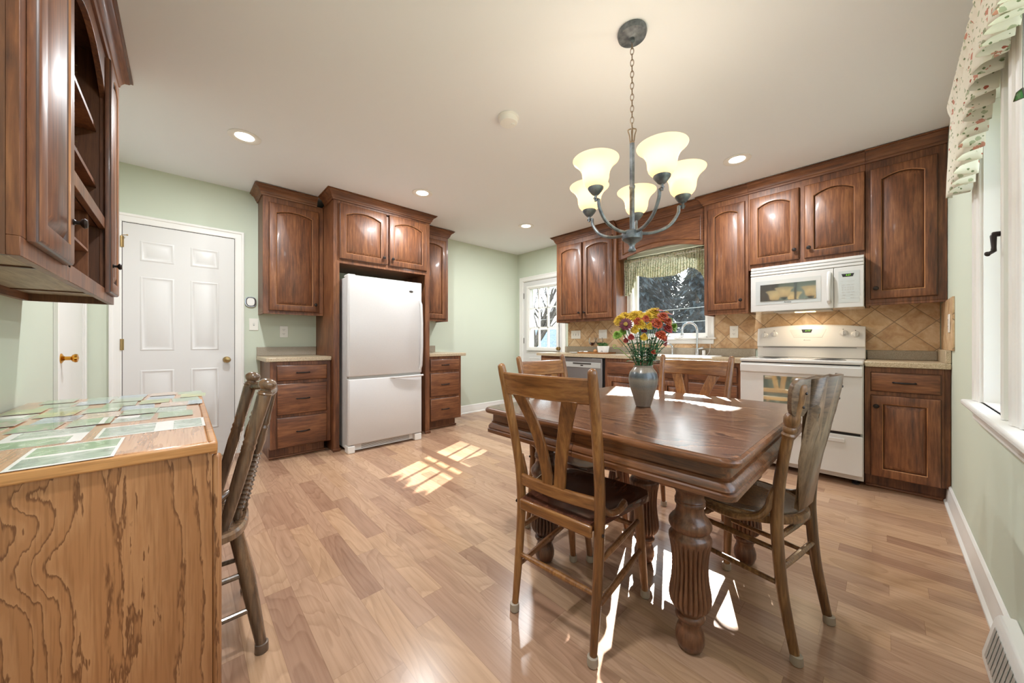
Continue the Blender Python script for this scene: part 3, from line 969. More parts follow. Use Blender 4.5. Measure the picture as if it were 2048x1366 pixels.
def top_f(x0, x1, label, xs0, xs1, rad):
    t = thing('countertop', ((x0 + x1) / 2, yb, 0.875), label, 'countertop', 'beige laminate countertops')
    mb = MB()
    if rad:
        p = [(x0, yb), (x0, 3.655), (x1 - 0.05, 3.655)] + [(x1 - 0.05 + 0.05 * math.sin(a), 3.705 - 0.05 * math.cos(a)) for a in (0.4, 0.8, 1.2, PI / 2)] + [(x1, yb)]
    else:
        p = [(x0, yb), (x0, 3.655), (x1, 3.655), (x1, yb)]
    mb.prism(p, 'xy', 0.875, 0.912)
    obj('slab', mb, 'counter', t, bevel=0.005)
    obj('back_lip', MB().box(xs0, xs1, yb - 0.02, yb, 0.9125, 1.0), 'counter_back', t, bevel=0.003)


top_f(0.520, 1.0435, 'short beige countertop with grey lip between white door and refrigerator', 0.522, 1.0435, 0)
top_f(2.0745, 2.652, 'short beige countertop with rounded end beyond the refrigerator', 2.0745, 2.50, 1)

# ---------------------------------------------------------------- cabinets on the range wall
xb = XR - 0.002
t = thing('wall_cabinet', (xb, 2.68, 1.315), 'two-door wall cabinet between the back door and the sink window', 'cabinet', 'stained maple wall cabinets')
mb = MB().box(3.80, xb, 2.2185, 3.14, 1.335, 2.425).box(3.80, 3.82, 2.2185, 3.14, 1.315, 1.335).box(3.82, xb, 3.122, 3.14, 1.315, 1.335).box(3.82, xb, 2.2185, 2.236, 1.315, 1.335)
obj('body', mb, 'cab', t, bevel=0.002)
obj('crown', MB().sweep(CROWN, [(xb, 3.14), (3.80, 3.14), (3.80, 2.2185)], z=2.499, side=1), 'cab_y', t)
F = FR_range(3.14, 3.80)
panel_door(F, 0.035, 0.432, 1.347, 2.352, t, knob=(0.40, 1.43))
panel_door(F, 0.448, 0.875, 1.347, 2.352, t, knob=(0.48, 1.43))

# arched valance board over the sink
t = thing('window_valance_board', (3.86, 1.73, 2.03), 'arched wooden valance board bridging the cabinets over the sink window', 'valance board')
poly = [(2.217, 2.44), (2.217, 2.035), (2.16, 2.04)]
for k in range(13):
    s = k / 12
    poly.append((2.13 - 0.82 * s, 2.045 + 0.062 * (1 - (2 * s - 1) ** 2)))
poly += [(1.2725, 2.035), (1.2425, 2.033), (1.2425, 2.44)]
obj('board', MB().prism(poly, 'yz', 3.835, 3.855), 'cab_y', t, bevel=0.002)
F = FR_range(2.217, 3.835)
fl = []
pa = [(2.150, 2.335), (2.150, 2.088)] + [(2.13 - 0.82 * k / 12, 2.100 + 0.062 * (1 - (2 * k / 12 - 1) ** 2)) for k in range(13)] + [(1.287, 2.088), (1.287, 2.335)]
mb = MB().tube([(3.834, y, z) for y, z in pa], 0.009, 8, closed=True)
obj('panel_moulding', mb, 'cab_y', t)
obj('crown', MB().sweep(CROWN, [(3.835, 2.217), (3.835, 1.2425)], z=2.494, side=1), 'cab_y', t)
obj('soffit', MB().box(3.856, xb, 1.2425, 2.217, 2.435, 2.445), 'white', t)

F = FR_range(1.241, 3.80)
t = thing('wall_cabinet', (xb, 1.05, 1.315), 'narrow single-door wall cabinet between sink window and microwave', 'cabinet', 'stained maple wall cabinets')
mb = MB().box(3.80, xb, 0.8655, 1.241, 1.335, 2.425).box(3.80, 3.82, 0.8655, 1.241, 1.315, 1.335).box(3.82, xb, 1.223, 1.241, 1.315, 1.335).box(3.82, xb, 0.8655, 0.8835, 1.315, 1.335)
obj('body', mb, 'cab', t, bevel=0.002)
obj('crown', MB().sweep(CROWN, [(3.86, 1.241), (3.80, 1.241), (3.80, 0.8655)], z=2.494, side=1), 'cab_y', t)
panel_door(F, 0.036, 0.353, 1.357, 2.355, t, knob=(0.322, 1.44))

F = FR_range(0.864, 3.80)
t = thing('wall_cabinet', (xb, 0.485, 1.705), 'short two-door wall cabinet directly above the white microwave', 'cabinet', 'stained maple wall cabinets')
mb = MB().box(3.80, xb, 0.1065, 0.864, 1.705, 2.425)
obj('body', mb, 'cab', t, bevel=0.002)
obj('crown', MB().sweep(CROWN, [(3.80, 0.864), (3.80, 0.1065)], z=2.494, side=1), 'cab_y', t)
panel_door(F, 0.013, 0.366, 1.749, 2.355, t, knob=(0.336, 1.83), arch=0.04)
panel_door(F, 0.399, 0.757, 1.749, 2.355, t, knob=(0.430, 1.83), arch=0.04)

F = FR_range(0.105, 3.80)
t = thing('wall_cabinet', (xb, -0.09, 1.325), 'single-door wall cabinet in the corner beside the side window', 'cabinet', 'stained maple wall cabinets')
mb = MB().box(3.80, xb, YR + 0.002, 0.105, 1.345, 2.425).box(3.80, 3.82, YR + 0.002, 0.105, 1.327, 1.345).box(3.82, xb, 0.087, 0.105, 1.327, 1.345)
obj('body', mb, 'cab', t, bevel=0.002)
obj('crown', MB().sweep(CROWN, [(3.80, 0.105), (3.80, YR + 0.002)], z=2.494, side=1), 'cab_y', t)
panel_door(F, 0.024, 0.352, 1.373, 2.352, t, knob=(0.056, 1.45))

# base run under the sink
FX = 3.60
t = thing('sink_cabinet', (xb, 1.56, 0), 'long base cabinet under the sink between dishwasher and range', 'cabinet')
mb = MB().box(FX, FX + 0.02, 0.866, 2.2465, 0.10, 0.862).box(FX + 0.02, xb, 0.866, 0.884, 0.10, 0.862).box(FX + 0.02, xb, 2.2285, 2.2465, 0.10, 0.862).box(FX + 0.02, xb, 0.884, 2.2285, 0.10, 0.12).box(xb - 0.01, xb, 0.884, 2.2285, 0.12, 0.70).box(FX + 0.075, FX + 0.09, 0.866, 2.2465, 0, 0.10)
obj('body', mb, 'cab', t, bevel=0.002)
F = FR_range(2.2465, FX)
drawer(F, 0.035, 0.40, 0.682, 0.825, t, pull=False)
panel_door(F, 0.035, 0.40, 0.112, 0.66, t, arch=0, knob=(0.36, 0.60))
drawer(F, 0.44, 0.89, 0.682, 0.825, t, pull=False)
panel_door(F, 0.44, 0.655, 0.112, 0.66, t, arch=0, knob=(0.63, 0.60), st=0.05)
panel_door(F, 0.675, 0.89, 0.112, 0.66, t, arch=0, knob=(0.70, 0.60), st=0.05)
drawer(F, 0.93, 1.345, 0.682, 0.825, t)
drawer(F, 0.93, 1.345, 0.40, 0.66, t)
drawer(F, 0.93, 1.345, 0.112, 0.38, t)
t = thing('end_cabinet', (xb, 3.06, 0), 'slim dark end panel cabinet closing the counter by the back door', 'cabinet')
obj('body', MB().box(FX, xb, 2.874, 3.25, 0.10, 0.862).box(FX + 0.075, xb, 2.874, 3.25, 0, 0.10), 'cab', t, bevel=0.002)
panel_door(FR_range(3.25, FX), 0.03, 0.346, 0.115, 0.83, t, arch=0, knob=(0.31, 0.72))

t = thing('base_cabinet', (xb, -0.09, 0), 'one-drawer one-door base cabinet in the corner right beside the range', 'cabinet', 'stained maple base cabinets')
mb = MB().box(FX, xb, -0.262, 0.104, 0.10, 0.873).box(FX + 0.07, xb, YR + 0.002, 0.104, 0, 0.10).box(FX + 0.012, xb, YR + 0.002, -0.262, 0.10, 0.873)
obj('body', mb, 'cab', t, bevel=0.002)
F = FR_range(0.104, FX)
drawer(F, 0.030, 0.352, 0.703, 0.838, t)
panel_door(F, 0.030, 0.352, 0.10, 0.676, t, arch=0, knob=(0.058, 0.60))
obj('shoe_moulding', MB().box(FX + 0.052, FX + 0.07, YR + 0.03, 0.104, 0.001, 0.02), 'cab_y', t, bevel=0.006)

# counters on the range wall
t = thing('countertop', (3.82, 2.08, 0.863), 'long beige countertop holding the sink and the wine tray', 'countertop', 'beige laminate countertops')
mb = MB()
SY0, SY1, SX0, SX1 = 1.16, 1.86, 3.66, 3.985
for (x0, x1, y0, y1) in ((3.572, SX0, 0.866, 3.31), (SX1, xb, 0.866, 3.31), (SX0, SX1, 0.866, SY0), (SX0, SX1, SY1, 3.31)):
    mb.box(x0, x1, y0, y1, 0.8635, 0.900)
obj('slab', mb, 'counter', t)
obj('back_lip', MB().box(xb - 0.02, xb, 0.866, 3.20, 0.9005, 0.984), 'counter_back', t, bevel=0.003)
t = thing('countertop', (3.82, -0.09, 0.875), 'short beige countertop in the corner between range and side window', 'countertop', 'beige laminate countertops')
obj('slab', MB().box(3.572, xb, YR + 0.0025, 0.104, 0.8745, 0.912), 'counter', t, bevel=0.005)
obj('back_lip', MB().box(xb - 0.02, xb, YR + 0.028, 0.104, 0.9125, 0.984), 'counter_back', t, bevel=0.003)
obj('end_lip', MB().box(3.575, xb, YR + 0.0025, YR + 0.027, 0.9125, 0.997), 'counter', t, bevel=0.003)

# ---------------------------------------------------------------- sink and taps
t = thing('kitchen_sink', (3.82, 1.51, 0.75), 'white drop-in kitchen sink in the long countertop under the window', 'sink')
mb = MB()
R = lambda i, z: [(SX0 + i, SY0 + i, z), (SX1 - i, SY0 + i, z), (SX1 - i, SY1 - i, z), (SX0 + i, SY1 - i, z)]
mb.loops([R(-0.02, 0.9005), R(-0.02, 0.907), R(-0.012, 0.911), R(0.012, 0.911), R(0.02, 0.90), R(0.035, 0.74)], 0, False, True)
obj('basin', mb, 'cup', t)
t = thing('faucet', (4.02, 1.383, 0.9), 'chrome gooseneck faucet behind the kitchen sink', 'faucet')
pts = [(4.02, 1.383, 0.9105), (4.02, 1.383, 1.14)]
for k in range(13):
    a = PI * k / 12
    pts.append((4.02 - 0.07 * (1 - math.cos(a)) * 0.75, 1.383 + 0.058 * (1 - math.cos(a)), 1.17 + 0.085 * math.sin(a)))
pts += [(3.915, 1.499, 1.145)]
obj('spout', MB().tube(pts, 0.0105, 12).lathe([(0.014, 0), (0.014, 0.03), (0.010, 0.034)], (3.915, 1.499, 1.118), (0, 0, 1), 14), 'chrome', t)
obj('base', MB().lathe([(0.026, 0), (0.026, 0.008), (0.019, 0.014), (0.019, 0.075), (0.012, 0.082)], (4.02, 1.383, 0.9008), n=18), 'chrome', t)
obj('lever', MB().tube([(4.02, 1.375, 0.975), (4.01, 1.335, 0.985), (4.0, 1.31, 0.99)], [0.009, 0.011, 0.013], 10), 'chrome', t)
t = thing('side_sprayer', (4.02, 1.645, 0.9), 'small chrome side sprayer on the counter behind the sink', 'sprayer')
obj('body', MB().lathe([(0.022, 0), (0.022, 0.006), (0.012, 0.012), (0.010, 0.07), (0.014, 0.09), (0.010, 0.11)], (4.02, 1.645, 0.9008), n=14), 'chrome', t)
obj('head', MB().tube([(4.02, 1.645, 1.005), (4.01, 1.665, 1.022), (3.99, 1.70, 1.026)], [0.011, 0.014, 0.012], 10), 'chrome', t)
t = thing('air_gap', (4.03, 1.32, 0.9), 'small white cylinder cap beside the faucet lever', 'air gap cap')
obj('body', MB().lathe([(0.016, 0), (0.015, 0.012), (0.0165, 0.014), (0.0165, 0.055), (0.012, 0.062)], (4.03, 1.32, 0.9008), n=16), 'cup', t)
pts = [(4.052, 1.265 + 0.0 * k, 1.029) for k in range(1)] + [(4.04, 1.262, 0.99), (4.035, 1.27, 0.94), (4.03, 1.29, 0.912), (4.02, 1.33, 0.9045)]
single('thin_cord', MB().tube(pts, 0.0022, 6), 'cup', 'thin white cord hanging from the window apron to the counter', 'cord')
single('sill_dish', MB().lathe([(0.03, 0), (0.045, 0.004), (0.048, 0.012), (0.03, 0.014)], (4.055, 1.585, 1.1008), n=20), 'appl_grey', 'flat grey dish resting on the sink window sill', 'dish')

# ---------------------------------------------------------------- dishwasher
t = thing('dishwasher', (3.83, 2.56, 0), 'stainless steel dishwasher under the counter beside the sink cabinet', 'dishwasher')
obj('body', MB().box(3.62, xb, 2.250, 2.871, 0.0, 0.858), 'black', t)
F = FR_range(2.868, 3.60)
mb = MB(); fbox(F, 0.03, 0.588, 0.10, 0.852, -0.018, 0.012, mb)
obj('door', mb, 'steel', t, bevel=0.004)
mb = MB(); fbox(F, 0.045, 0.572, 0.735, 0.80, 0.012, 0.016, mb)
obj('control_panel', mb, 'appl_grey', t, bevel=0.003)
mb = MB(); fbox(F, 0.17, 0.44, 0.775, 0.793, 0.0162, 0.0175, mb)
obj('handle_recess', mb, 'slot', t)
obj('badge', fbox(F, 0.285, 0.325, 0.755, 0.768, 0.0162, 0.0172, MB()), 'black', t)
obj('toe_panel', MB().box(3.655, 3.66, 2.26, 2.86, 0.0, 0.095), 'black', t)


def text(name, s, F, u, w, d, size, mat, parent, shear=0.0, align='CENTER'):
    cu = bpy.data.curves.new(name, 'FONT')
    cu.body = s; cu.size = size; cu.extrude = 0.0004; cu.align_x = align; cu.align_y = 'CENTER'; cu.shear = shear
    o = bpy.data.objects.new(name, cu); COL.objects.link(o)
    cu.materials.append(M[mat])
    dg = bpy.context.evaluated_depsgraph_get()
    me = bpy.data.meshes.new_from_object(o.evaluated_get(dg), depsgraph=dg)
    bpy.data.objects.remove(o, do_unlink=True); bpy.data.curves.remove(cu)
    o = bpy.data.objects.new(name, me); COL.objects.link(o)
    z = Vector((0, 0, 1))
    rot = Matrix((F.u, z, F.n)).transposed().to_4x4()
    o.parent = parent
    o.matrix_local = Matrix.Translation(F.P(u, w, d) - parent_org(parent)) @ rot
    return o


# ---------------------------------------------------------------- range
Y0, Y1 = 0.1065, 0.8645
t = thing('electric_range', (3.80, 0.485, 0), 'white freestanding electric range under the microwave', 'range')
mb = MB().box(3.57, xb - 0.003, Y0 + 0.001, Y1 - 0.001, 0.045, 0.885)
obj('body', mb, 'appl', t, bevel=0.003)
obj('cooktop', MB().box(3.515, 4.02, Y0, Y1, 0.8855, 0.913), 'appl', t, bevel=0.009, seg=3)
mb = MB()
for (x, y, r) in ((3.66, 0.30, 0.10), (3.66, 0.68, 0.08), (3.88, 0.30, 0.08), (3.88, 0.68, 0.10)):
    mb.lathe([(r - 0.003, 0), (r - 0.003, 0.0006), (r, 0.0006), (r, 0)], (x, y, 0.9131), n=40)
obj('burner_rings', mb, 'appl_grey', t)
prof = []
N = 14
mb = MB(); ls = []
for k in range(N + 1):
    s = k / N
    y = 0.832 + (0.109 - 0.832) * s
    top = 1.176 + 0.026 * (1 - (2 * s - 1) ** 2)
    ls.append([(3.985, y, 0.914), (3.978, y, 1.005), (3.962, y, 1.012), (3.984, y, top - 0.012), (3.995, y, top), (4.06, y, top), (4.07, y, top - 0.01), (4.07, y, 0.914)])
mb.loops(ls)
obj('control_panel', mb, 'appl', t, bevel=0.004)
obj('panel_gap', MB().box(3.9765, 3.980, 0.16, 0.79, 1.0005, 1.0085), 'black', t)
# the panel leans back a little: frame on its face
un = Vector((-1, 0, 0.115)).normalized()


class Lean(Frame):
    def P(s, u, w, d=0.0):
        x = 3.962 + (w - 1.012) * 0.022 / 0.16
        return Vector((x - d, 0.832 - u, w))


F = Lean((0, 0, 0), (0, -1, 0), (-1, 0, 0))
for (y, z) in ((0.776, 1.113), (0.703, 1.122), (0.240, 1.126), (0.167, 1.114)):
    p = F.P(0.832 - y, z, 0.0)
    mb = MB().lathe([(0.027, 0), (0.026, 0.004), (0.020, 0.008), (0.019, 0.018), (0.012, 0.020), (0.001, 0.020)], p, (-1, 0, 0.13), 24)
    k = obj('knob', mb, 'appl', t)
    mb = MB().box(p.x - 0.027, p.x - 0.015, y - 0.004, y + 0.004, z - 0.018, z + 0.018)
    obj('grip', mb, 'appl', k, bevel=0.003)
    obj('pointer_mark', MB().box(p.x - 0.0016, p.x - 0.0002, y - 0.003, y + 0.003, z + 0.028, z + 0.033), 'slot', k)
def trap(F, ya, yb_, yc, yd, z0, z1, d0, d1):
    return MB().loops([[F.P(0.832 - ya, z1, d), F.P(0.832 - yb_, z1, d), F.P(0.832 - yd, z0, d), F.P(0.832 - yc, z0, d)] for d in (d0, d1)])
obj('keypad', trap(F, 0.593, 0.343, 0.560, 0.370, 1.090, 1.163, 0.0, 0.003), 'mw_frame', t, bevel=0.002)
cl = obj('clock_display', trap(F, 0.508, 0.434, 0.500, 0.442, 1.132, 1.161, 0.0031, 0.0045), 'black', t)
text('clock_digits', '4:27', F, 0.832 - 0.466, 1.1465, 0.0047, 0.021, 'lcd', cl, 0.1)
for i in range(7):
    y = 0.545 - i * 0.024
    obj('key', trap(F, y + 0.006, y - 0.006, y + 0.006, y - 0.006, 1.104 + 0.004 * abs(i - 3) * 0.5, 1.107 + 0.004 * abs(i - 3) * 0.5, 0.0031, 0.0036), 'appl_grey', t)
text('logo', 'Amana', F, 0.832 - 0.471, 1.066, 0.0006, 0.017, 'black', t, 0.25)
F = FR_range(Y1, 3.57)
mb = MB(); fbox(F, 0.003, 0.755, 0.392, 0.878, 0.0, 0.052, mb)
dr = obj('oven_door', mb, 'appl', t, bevel=0.008, seg=3)
obj('window', fbox(F, 0.17, 0.585, 0.55, 0.775, 0.0522, 0.0532, MB()), 'oven_glass', dr, label='glossy oven door window')
mb = MB(); pts = []
for k in range(3):
    pass
fbox(F, 0.004, 0.754, 0.800, 0.866, 0.0525, 0.066, mb)
obj('handle', mb, 'appl', dr, bevel=0.012, seg=3)
mb = MB(); fbox(F, 0.003, 0.755, 0.085, 0.372, 0.0, 0.050, mb)
dw = obj('storage_drawer', mb, 'appl', t, bevel=0.006, seg=3)
mb = MB(); fbox(F, 0.10, 0.66, 0.315, 0.345, 0.0502, 0.058, mb)
obj('handle', mb, 'appl', dw, bevel=0.007, seg=3)
mb = MB(); fbox(F, 0.01, 0.74, 0.873, 0.885, -0.002, 0.045, mb)
obj('cooktop_gap', mb, 'black', t)
obj('drawer_gap', fbox(F, 0.01, 0.74, 0.372, 0.392, -0.002, 0.03, MB()), 'black', t)
mb = MB()
for (x, y) in ((3.64, 0.15), (3.64, 0.82), (3.98, 0.15), (3.98, 0.82)):
    mb.lathe([(0.022, 0), (0.022, 0.012), (0.010, 0.014), (0.010, 0.05)], (x, y, 0.0005), n=14)
obj('levelling_feet', mb, 'black', t)

# ---------------------------------------------------------------- microwave
t = thing('microwave', (3.88, 0.465, 1.312), 'white over-the-range microwave with a dark window and keypad', 'microwave')
MX = 3.68
obj('body', MB().box(MX + 0.02, xb, 0.110, 0.8215, 1.318, 1.7035), 'appl', t, bevel=0.003)
F = FR_range(0.8215, MX)
mb = MB()
for k in range(3):
    fbox(F, 0.0, 0.711, 1.627 + k * 0.0255, 1.648 + k * 0.0255, -0.02, 0.001 - 0.004 * k, mb)
obj('vent_grille', mb, 'appl', t, bevel=0.004)
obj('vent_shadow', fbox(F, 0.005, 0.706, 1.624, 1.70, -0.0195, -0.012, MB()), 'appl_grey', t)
mb = MB(); fbox(F, 0.001, 0.5455, 1.314, 1.6235, -0.02, 0.0, mb)
dr = obj('door', mb, 'appl', t, bevel=0.005, seg=3)
bd = obj('window_border', fbox(F, 0.038, 0.472, 1.373, 1.578, 0.0, 0.0015, MB()), 'mw_frame', dr)
obj('window', MB().loops([[F.P(0.072, 1.403, a), F.P(0.441, 1.403, a), F.P(0.441, 1.544, b), F.P(0.072, 1.544, b)] for a, b in ((0.0016, 0.0016), (0.0056, 0.0020))]), 'mw_glass', dr, label='dark glossy microwave window')
hd = MB().tube([F.P(0.520, 1.36, 0.002), F.P(0.520, 1.375, 0.022), F.P(0.520, 1.47, 0.030), F.P(0.520, 1.575, 0.022), F.P(0.520, 1.592, 0.002)], 0.013, 10)
obj('handle', hd, 'appl', dr)
text('logo', 'Amana', F, 0.26, 1.386, 0.0017, 0.018, 'black', dr, 0.25)
mb = MB(); fbox(F, 0.5475, 0.711, 1.314, 1.6235, -0.02, 0.0, mb)
cp = obj('control_panel', mb, 'appl', t, bevel=0.004, seg=3)
obj('keypad', fbox(F, 0.573, 0.690, 1.350, 1.592, 0.0, 0.0012, MB()), 'mw_frame', cp)
mb = MB().loops([[F.P(0.590, 1.571, d), F.P(0.660, 1.571, d), F.P(0.653, 1.548, d), F.P(0.597, 1.548, d)] for d in (0.0012, 0.0022)])
obj('clock_display', mb, 'black', cp)
text('clock_digits', '4:27', F, 0.627, 1.5595, 0.0024, 0.016, 'lcd', cp, 0.1)
mb = MB()
def keys(w, us, h=0.006, ww=0.006):
    for u in us:
        fbox(F, u - ww, u + ww, w - h / 2, w + h / 2, 0.0012, 0.0018, mb)
keys(1.514, (0.592, 0.626, 0.64, 0.655), 0.003, 0.005)
keys(1.487, (0.600, 0.627, 0.652), 0.004, 0.009)
keys(1.466, (0.595, 0.611, 0.626, 0.640, 0.654), 0.007, 0.004)
keys(1.450, (0.595, 0.611, 0.626, 0.640, 0.654), 0.007, 0.004)
keys(1.429, (0.600, 0.627, 0.652), 0.004, 0.009)
keys(1.409, (0.604, 0.647), 0.009, 0.008)
keys(1.386, (0.600, 0.650), 0.006, 0.010)
obj('key_prints', mb, 'appl_grey', cp)
mb = MB().box(3.72, 3.95, 0.30, 0.66, 1.306, 1.3178)
obj('underside_filter', mb, 'appl_grey', t)
obj('task_lamp', MB().box(3.80, 3.86, 0.40, 0.53, 1.302, 1.3058), 'bulb', t)
ll = bpy.data.lights.new('task_lamp_light', 'AREA'); ll.shape = 'RECTANGLE'; ll.size = 0.13; ll.size_y = 0.06; ll.energy = 1.1; ll.color = (1.0, 0.80, 0.55)
lo = bpy.data.objects.new('task_lamp_light', ll); COL.objects.link(lo); lo.location = (3.83, 0.465, 1.300)

# ---------------------------------------------------------------- refrigerator
t = thing('refrigerator', (1.50, 3.80, 0), 'white bottom-freezer refrigerator framed by the tall wooden surround', 'refrigerator')
FY = 3.425
obj('body', MB().box(1.128, 1.885, FY + 0.075, 4.16, 0.03, 1.668), 'fridge', t, bevel=0.006)
F = FR_fridge(1.122, FY)


def fdoor(z0, z1):
    mb = MB(); ls = []
    def ring(i, y):
        return [(1.122 + i, y, z0 + i), (1.882 - i, y, z0 + i), (1.882 - i, y, z1 - i), (1.122 + i, y, z1 - i)]
    return mb.loops([ring(0.004, FY + 0.070), ring(0, FY + 0.062), ring(0, FY + 0.018), ring(0.004, FY + 0.006), ring(0.016, FY)])


du = obj('upper_door', fdoor(0.722, 1.684), 'fridge', t, bevel=0.004, seg=2)
dl = obj('freezer_drawer', fdoor(0.075, 0.700), 'fridge', t, bevel=0.004, seg=2)
pts = [F.P(0.735, 0.755, -0.004), F.P(0.742, 0.80, 0.012), F.P(0.745, 1.0, 0.022), F.P(0.745, 1.25, 0.022), F.P(0.742, 1.45, 0.012), F.P(0.735, 1.49, -0.004)]
obj('handle', MB().tube(pts, 0.014, 10), 'fridge', du)
pts = [F.P(0.40, 0.690, -0.002), F.P(0.46, 0.690, 0.010), F.P(0.60, 0.692, 0.016), F.P(0.72, 0.694, 0.020), F.P(0.762, 0.695, 0.016)]
obj('handle', MB().tube(pts, [0.004, 0.008, 0.010, 0.011, 0.010], 10), 'fridge', dl)
mb = MB().lathe([(0.023, 0), (0.023, 0.002), (0.019, 0.003)], F.P(0.632, 1.582, 0.0), (0, -1, 0), 24)
mb.v = [Vector((v.x, v.y, 1.582 + (v.z - 1.582) * 0.42)) for v in mb.v]
obj('badge', mb, 'slot', du, label='small dark oval badge')
obj('door_seal', MB().box(1.132, 1.875, FY + 0.02, FY + 0.074, 0.700, 0.722), 'appl_grey', t)
obj('hinge_cap', MB().box(1.128, 1.20, FY + 0.03, FY + 0.14, 1.6685, 1.694), 'cup', t, bevel=0.008, seg=3)
mb = MB().box(1.12, 1.185, FY + 0.002, FY + 0.10, 0.0, 0.072)
obj('foot_cover', mb, 'cup', t, bevel=0.008)
mb = MB().box(1.80, 1.878, FY + 0.002, FY + 0.10, 0.0, 0.072)
obj('foot_cover', mb, 'cup', t, bevel=0.008)
mb = MB().box(1.185, 1.80, FY + 0.055, FY + 0.075, 0.012, 0.072)
gr = obj('toe_grille', mb, 'cup', t)
mb = MB()
for k in range(5):
    mb.box(1.26, 1.76, FY + 0.0545, FY + 0.0548, 0.022 + k * 0.009, 0.0255 + k * 0.009)
obj('grille_slots', mb, 'slot', gr)
pts = [(1.105, FY + 0.16, 1.22), (1.108, FY + 0.12, 1.30), (1.112, FY + 0.13, 1.38), (1.110, FY + 0.2, 1.41), (1.110, FY + 0.28, 1.36)]


# ---------------------------------------------------------------- hutch cabinet on the desk wall
t = thing('hutch_cabinet', (XL + 0.002, 2.085, 1.25), 'dark maple hanging cabinet with arched cubby and letter slots above the desk', 'cabinet')
hx, HX = XL + 0.002, -0.27
A0, A1 = 1.345, 2.822
mb = MB()
mb.box(hx, HX - 0.02, A0, A0 + 0.018, 1.25, 2.44).box(hx, HX - 0.02, A1 - 0.018, A1, 1.25, 2.44)
mb.box(hx, HX - 0.02, 1.80, 1.818, 1.28, 2.42).box(hx, HX - 0.02, 2.56, 2.578, 1.28, 2.42)
mb.box(hx, hx + 0.008, A0, A1, 1.285, 2.44).box(hx, HX - 0.02, A0, A1, 2.42, 2.44)
obj('body', mb, 'cab_in', t)
obj('bottom_panel', MB().box(hx, HX - 0.02, A0 + 0.018, A1 - 0.018, 1.285, 1.302), 'under', t)
obj('back_rail', MB().box(hx, hx + 0.018, A0 + 0.018, A1 - 0.018, 1.25, 1.285), 'cab_y', t)
mb = MB()                                                            # face frame
mb.box(HX - 0.02, HX, A0, 1.80, 1.25, 1.295).box(HX - 0.02, HX, 1.80, A1, 1.25, 1.308)
mb.box(HX - 0.02, HX, A0, 1.40, 1.295, 2.44).box(HX - 0.02, HX, 1.77, 1.835, 1.295, 2.44).box(HX - 0.02, HX, 2.555, A1, 1.308, 2.44)
mb.box(HX - 0.02, HX, 1.40, 1.77, 2.38, 2.44)
mb.box(HX - 0.02, HX, 1.835, 2.555, 1.588, 1.640)
poly = [(1.835, 2.44), (2.555, 2.44), (2.555, 2.215)]
for k in range(1, 16):
    s = k / 16
    poly.append((2.555 - 0.72 * s, 2.215 + 0.125 * (1 - (2 * s - 1) ** 2)))
poly.append((1.835, 2.215))
mb.prism(poly, 'yz', HX - 0.02, HX)
obj('face_frame', mb, 'cab', t, bevel=0.0015)
obj('crown', MB().sweep(CROWN, [(hx, A0), (HX, A0), (HX, A1), (hx, A1)], z=2.498, side=1), 'cab_y', t)
F = FR_left(A0, HX)
panel_door(F, 0.040, 0.400, 1.292, 2.400, t, knob=(0.372, 1.424), st=0.055)
panel_door(F, 1.180, 1.447, 1.290, 2.400, t, knob=(1.215, 1.42), st=0.05)
for z in (1.80, 2.065):
    obj('shelf', MB().box(hx + 0.008, HX - 0.03, 1.818, 2.56, z - 0.018, z), 'cab', t)
obj('shelf', MB().box(hx + 0.008, HX - 0.022, 1.818, 2.30, 1.432, 1.442), 'cab', t)
obj('shelf', MB().box(hx + 0.008, HX - 0.03, 1.818, 2.56, 1.60, 1.615), 'cab', t)
obj('divider', MB().box(hx + 0.008, HX - 0.022, 2.296, 2.304, 1.302, 1.60), 'cab', t)
mb = MB()
for z in [1.66 + 0.032 * k for k in range(22)]:
    if min(abs(z - 1.80), abs(z - 2.065)) > 0.03:
        mb.lathe([(0.0035, 0), (0.0035, 0.0012), (0.0008, 0.0012)], (-0.36, 2.56, z), (0, -1, 0), 8)
obj('shelf_pin_holes', mb, 'brass_old', t)
mb = MB()

# ---------------------------------------------------------------- oak desk
DX0, DX1, DY0, DY1, DZ = -0.545, 0.075, 1.365, 2.815, 0.76
t = thing('desk', (-0.235, 2.09, 0), 'honey oak desk covered with photographs under the hanging cabinet', 'desk')
mb = MB().box(DX0, DX1 - 0.02, DY0, DY1, DZ - 0.030, DZ)
obj('desktop', mb, 'oak_top', t, bevel=0.004)
mb = MB().box(DX0, DX1, DY0 - 0.010, DY0 - 0.0002, DZ - 0.032, DZ - 0.002).box(DX1 - 0.02, DX1, DY0, DY1, DZ - 0.040, DZ)
obj('edge_trim', mb, 'oak_edge', t, bevel=0.006, seg=3)
obj('end_panel', MB().box(DX0, DX1 - 0.012, DY0 + 0.003, DY0 + 0.022, 0.0, DZ - 0.031), 'oak', t, label='end panel with bold wavy oak grain')
obj('corner_post', MB().box(DX1 - 0.0118, DX1 + 0.010, DY0 + 0.001, DY0 + 0.026, 0.0, DZ - 0.041), 'oak', t, bevel=0.009, seg=3)
obj('back_panel', MB().box(DX0, DX0 + 0.012, DY0 + 0.023, DY1, 0.10, DZ - 0.031), 'oak', t)
mb = MB().box(DX0 + 0.012, DX1 - 0.03, 2.06, 2.078, 0, DZ - 0.031).box(DX0 + 0.012, DX1 - 0.03, DY1 - 0.02, DY1 - 0.001, 0, DZ - 0.031)
mb.box(DX0 + 0.012, DX1 - 0.06, 2.078, DY1 - 0.02, 0.06, 0.08)
obj('pedestal', mb, 'oak', t)
obj('apron', MB().box(DX1 - 0.045, DX1 - 0.025, DY0 + 0.03, 2.06, 0.66, DZ - 0.031), 'oak_edge', t)
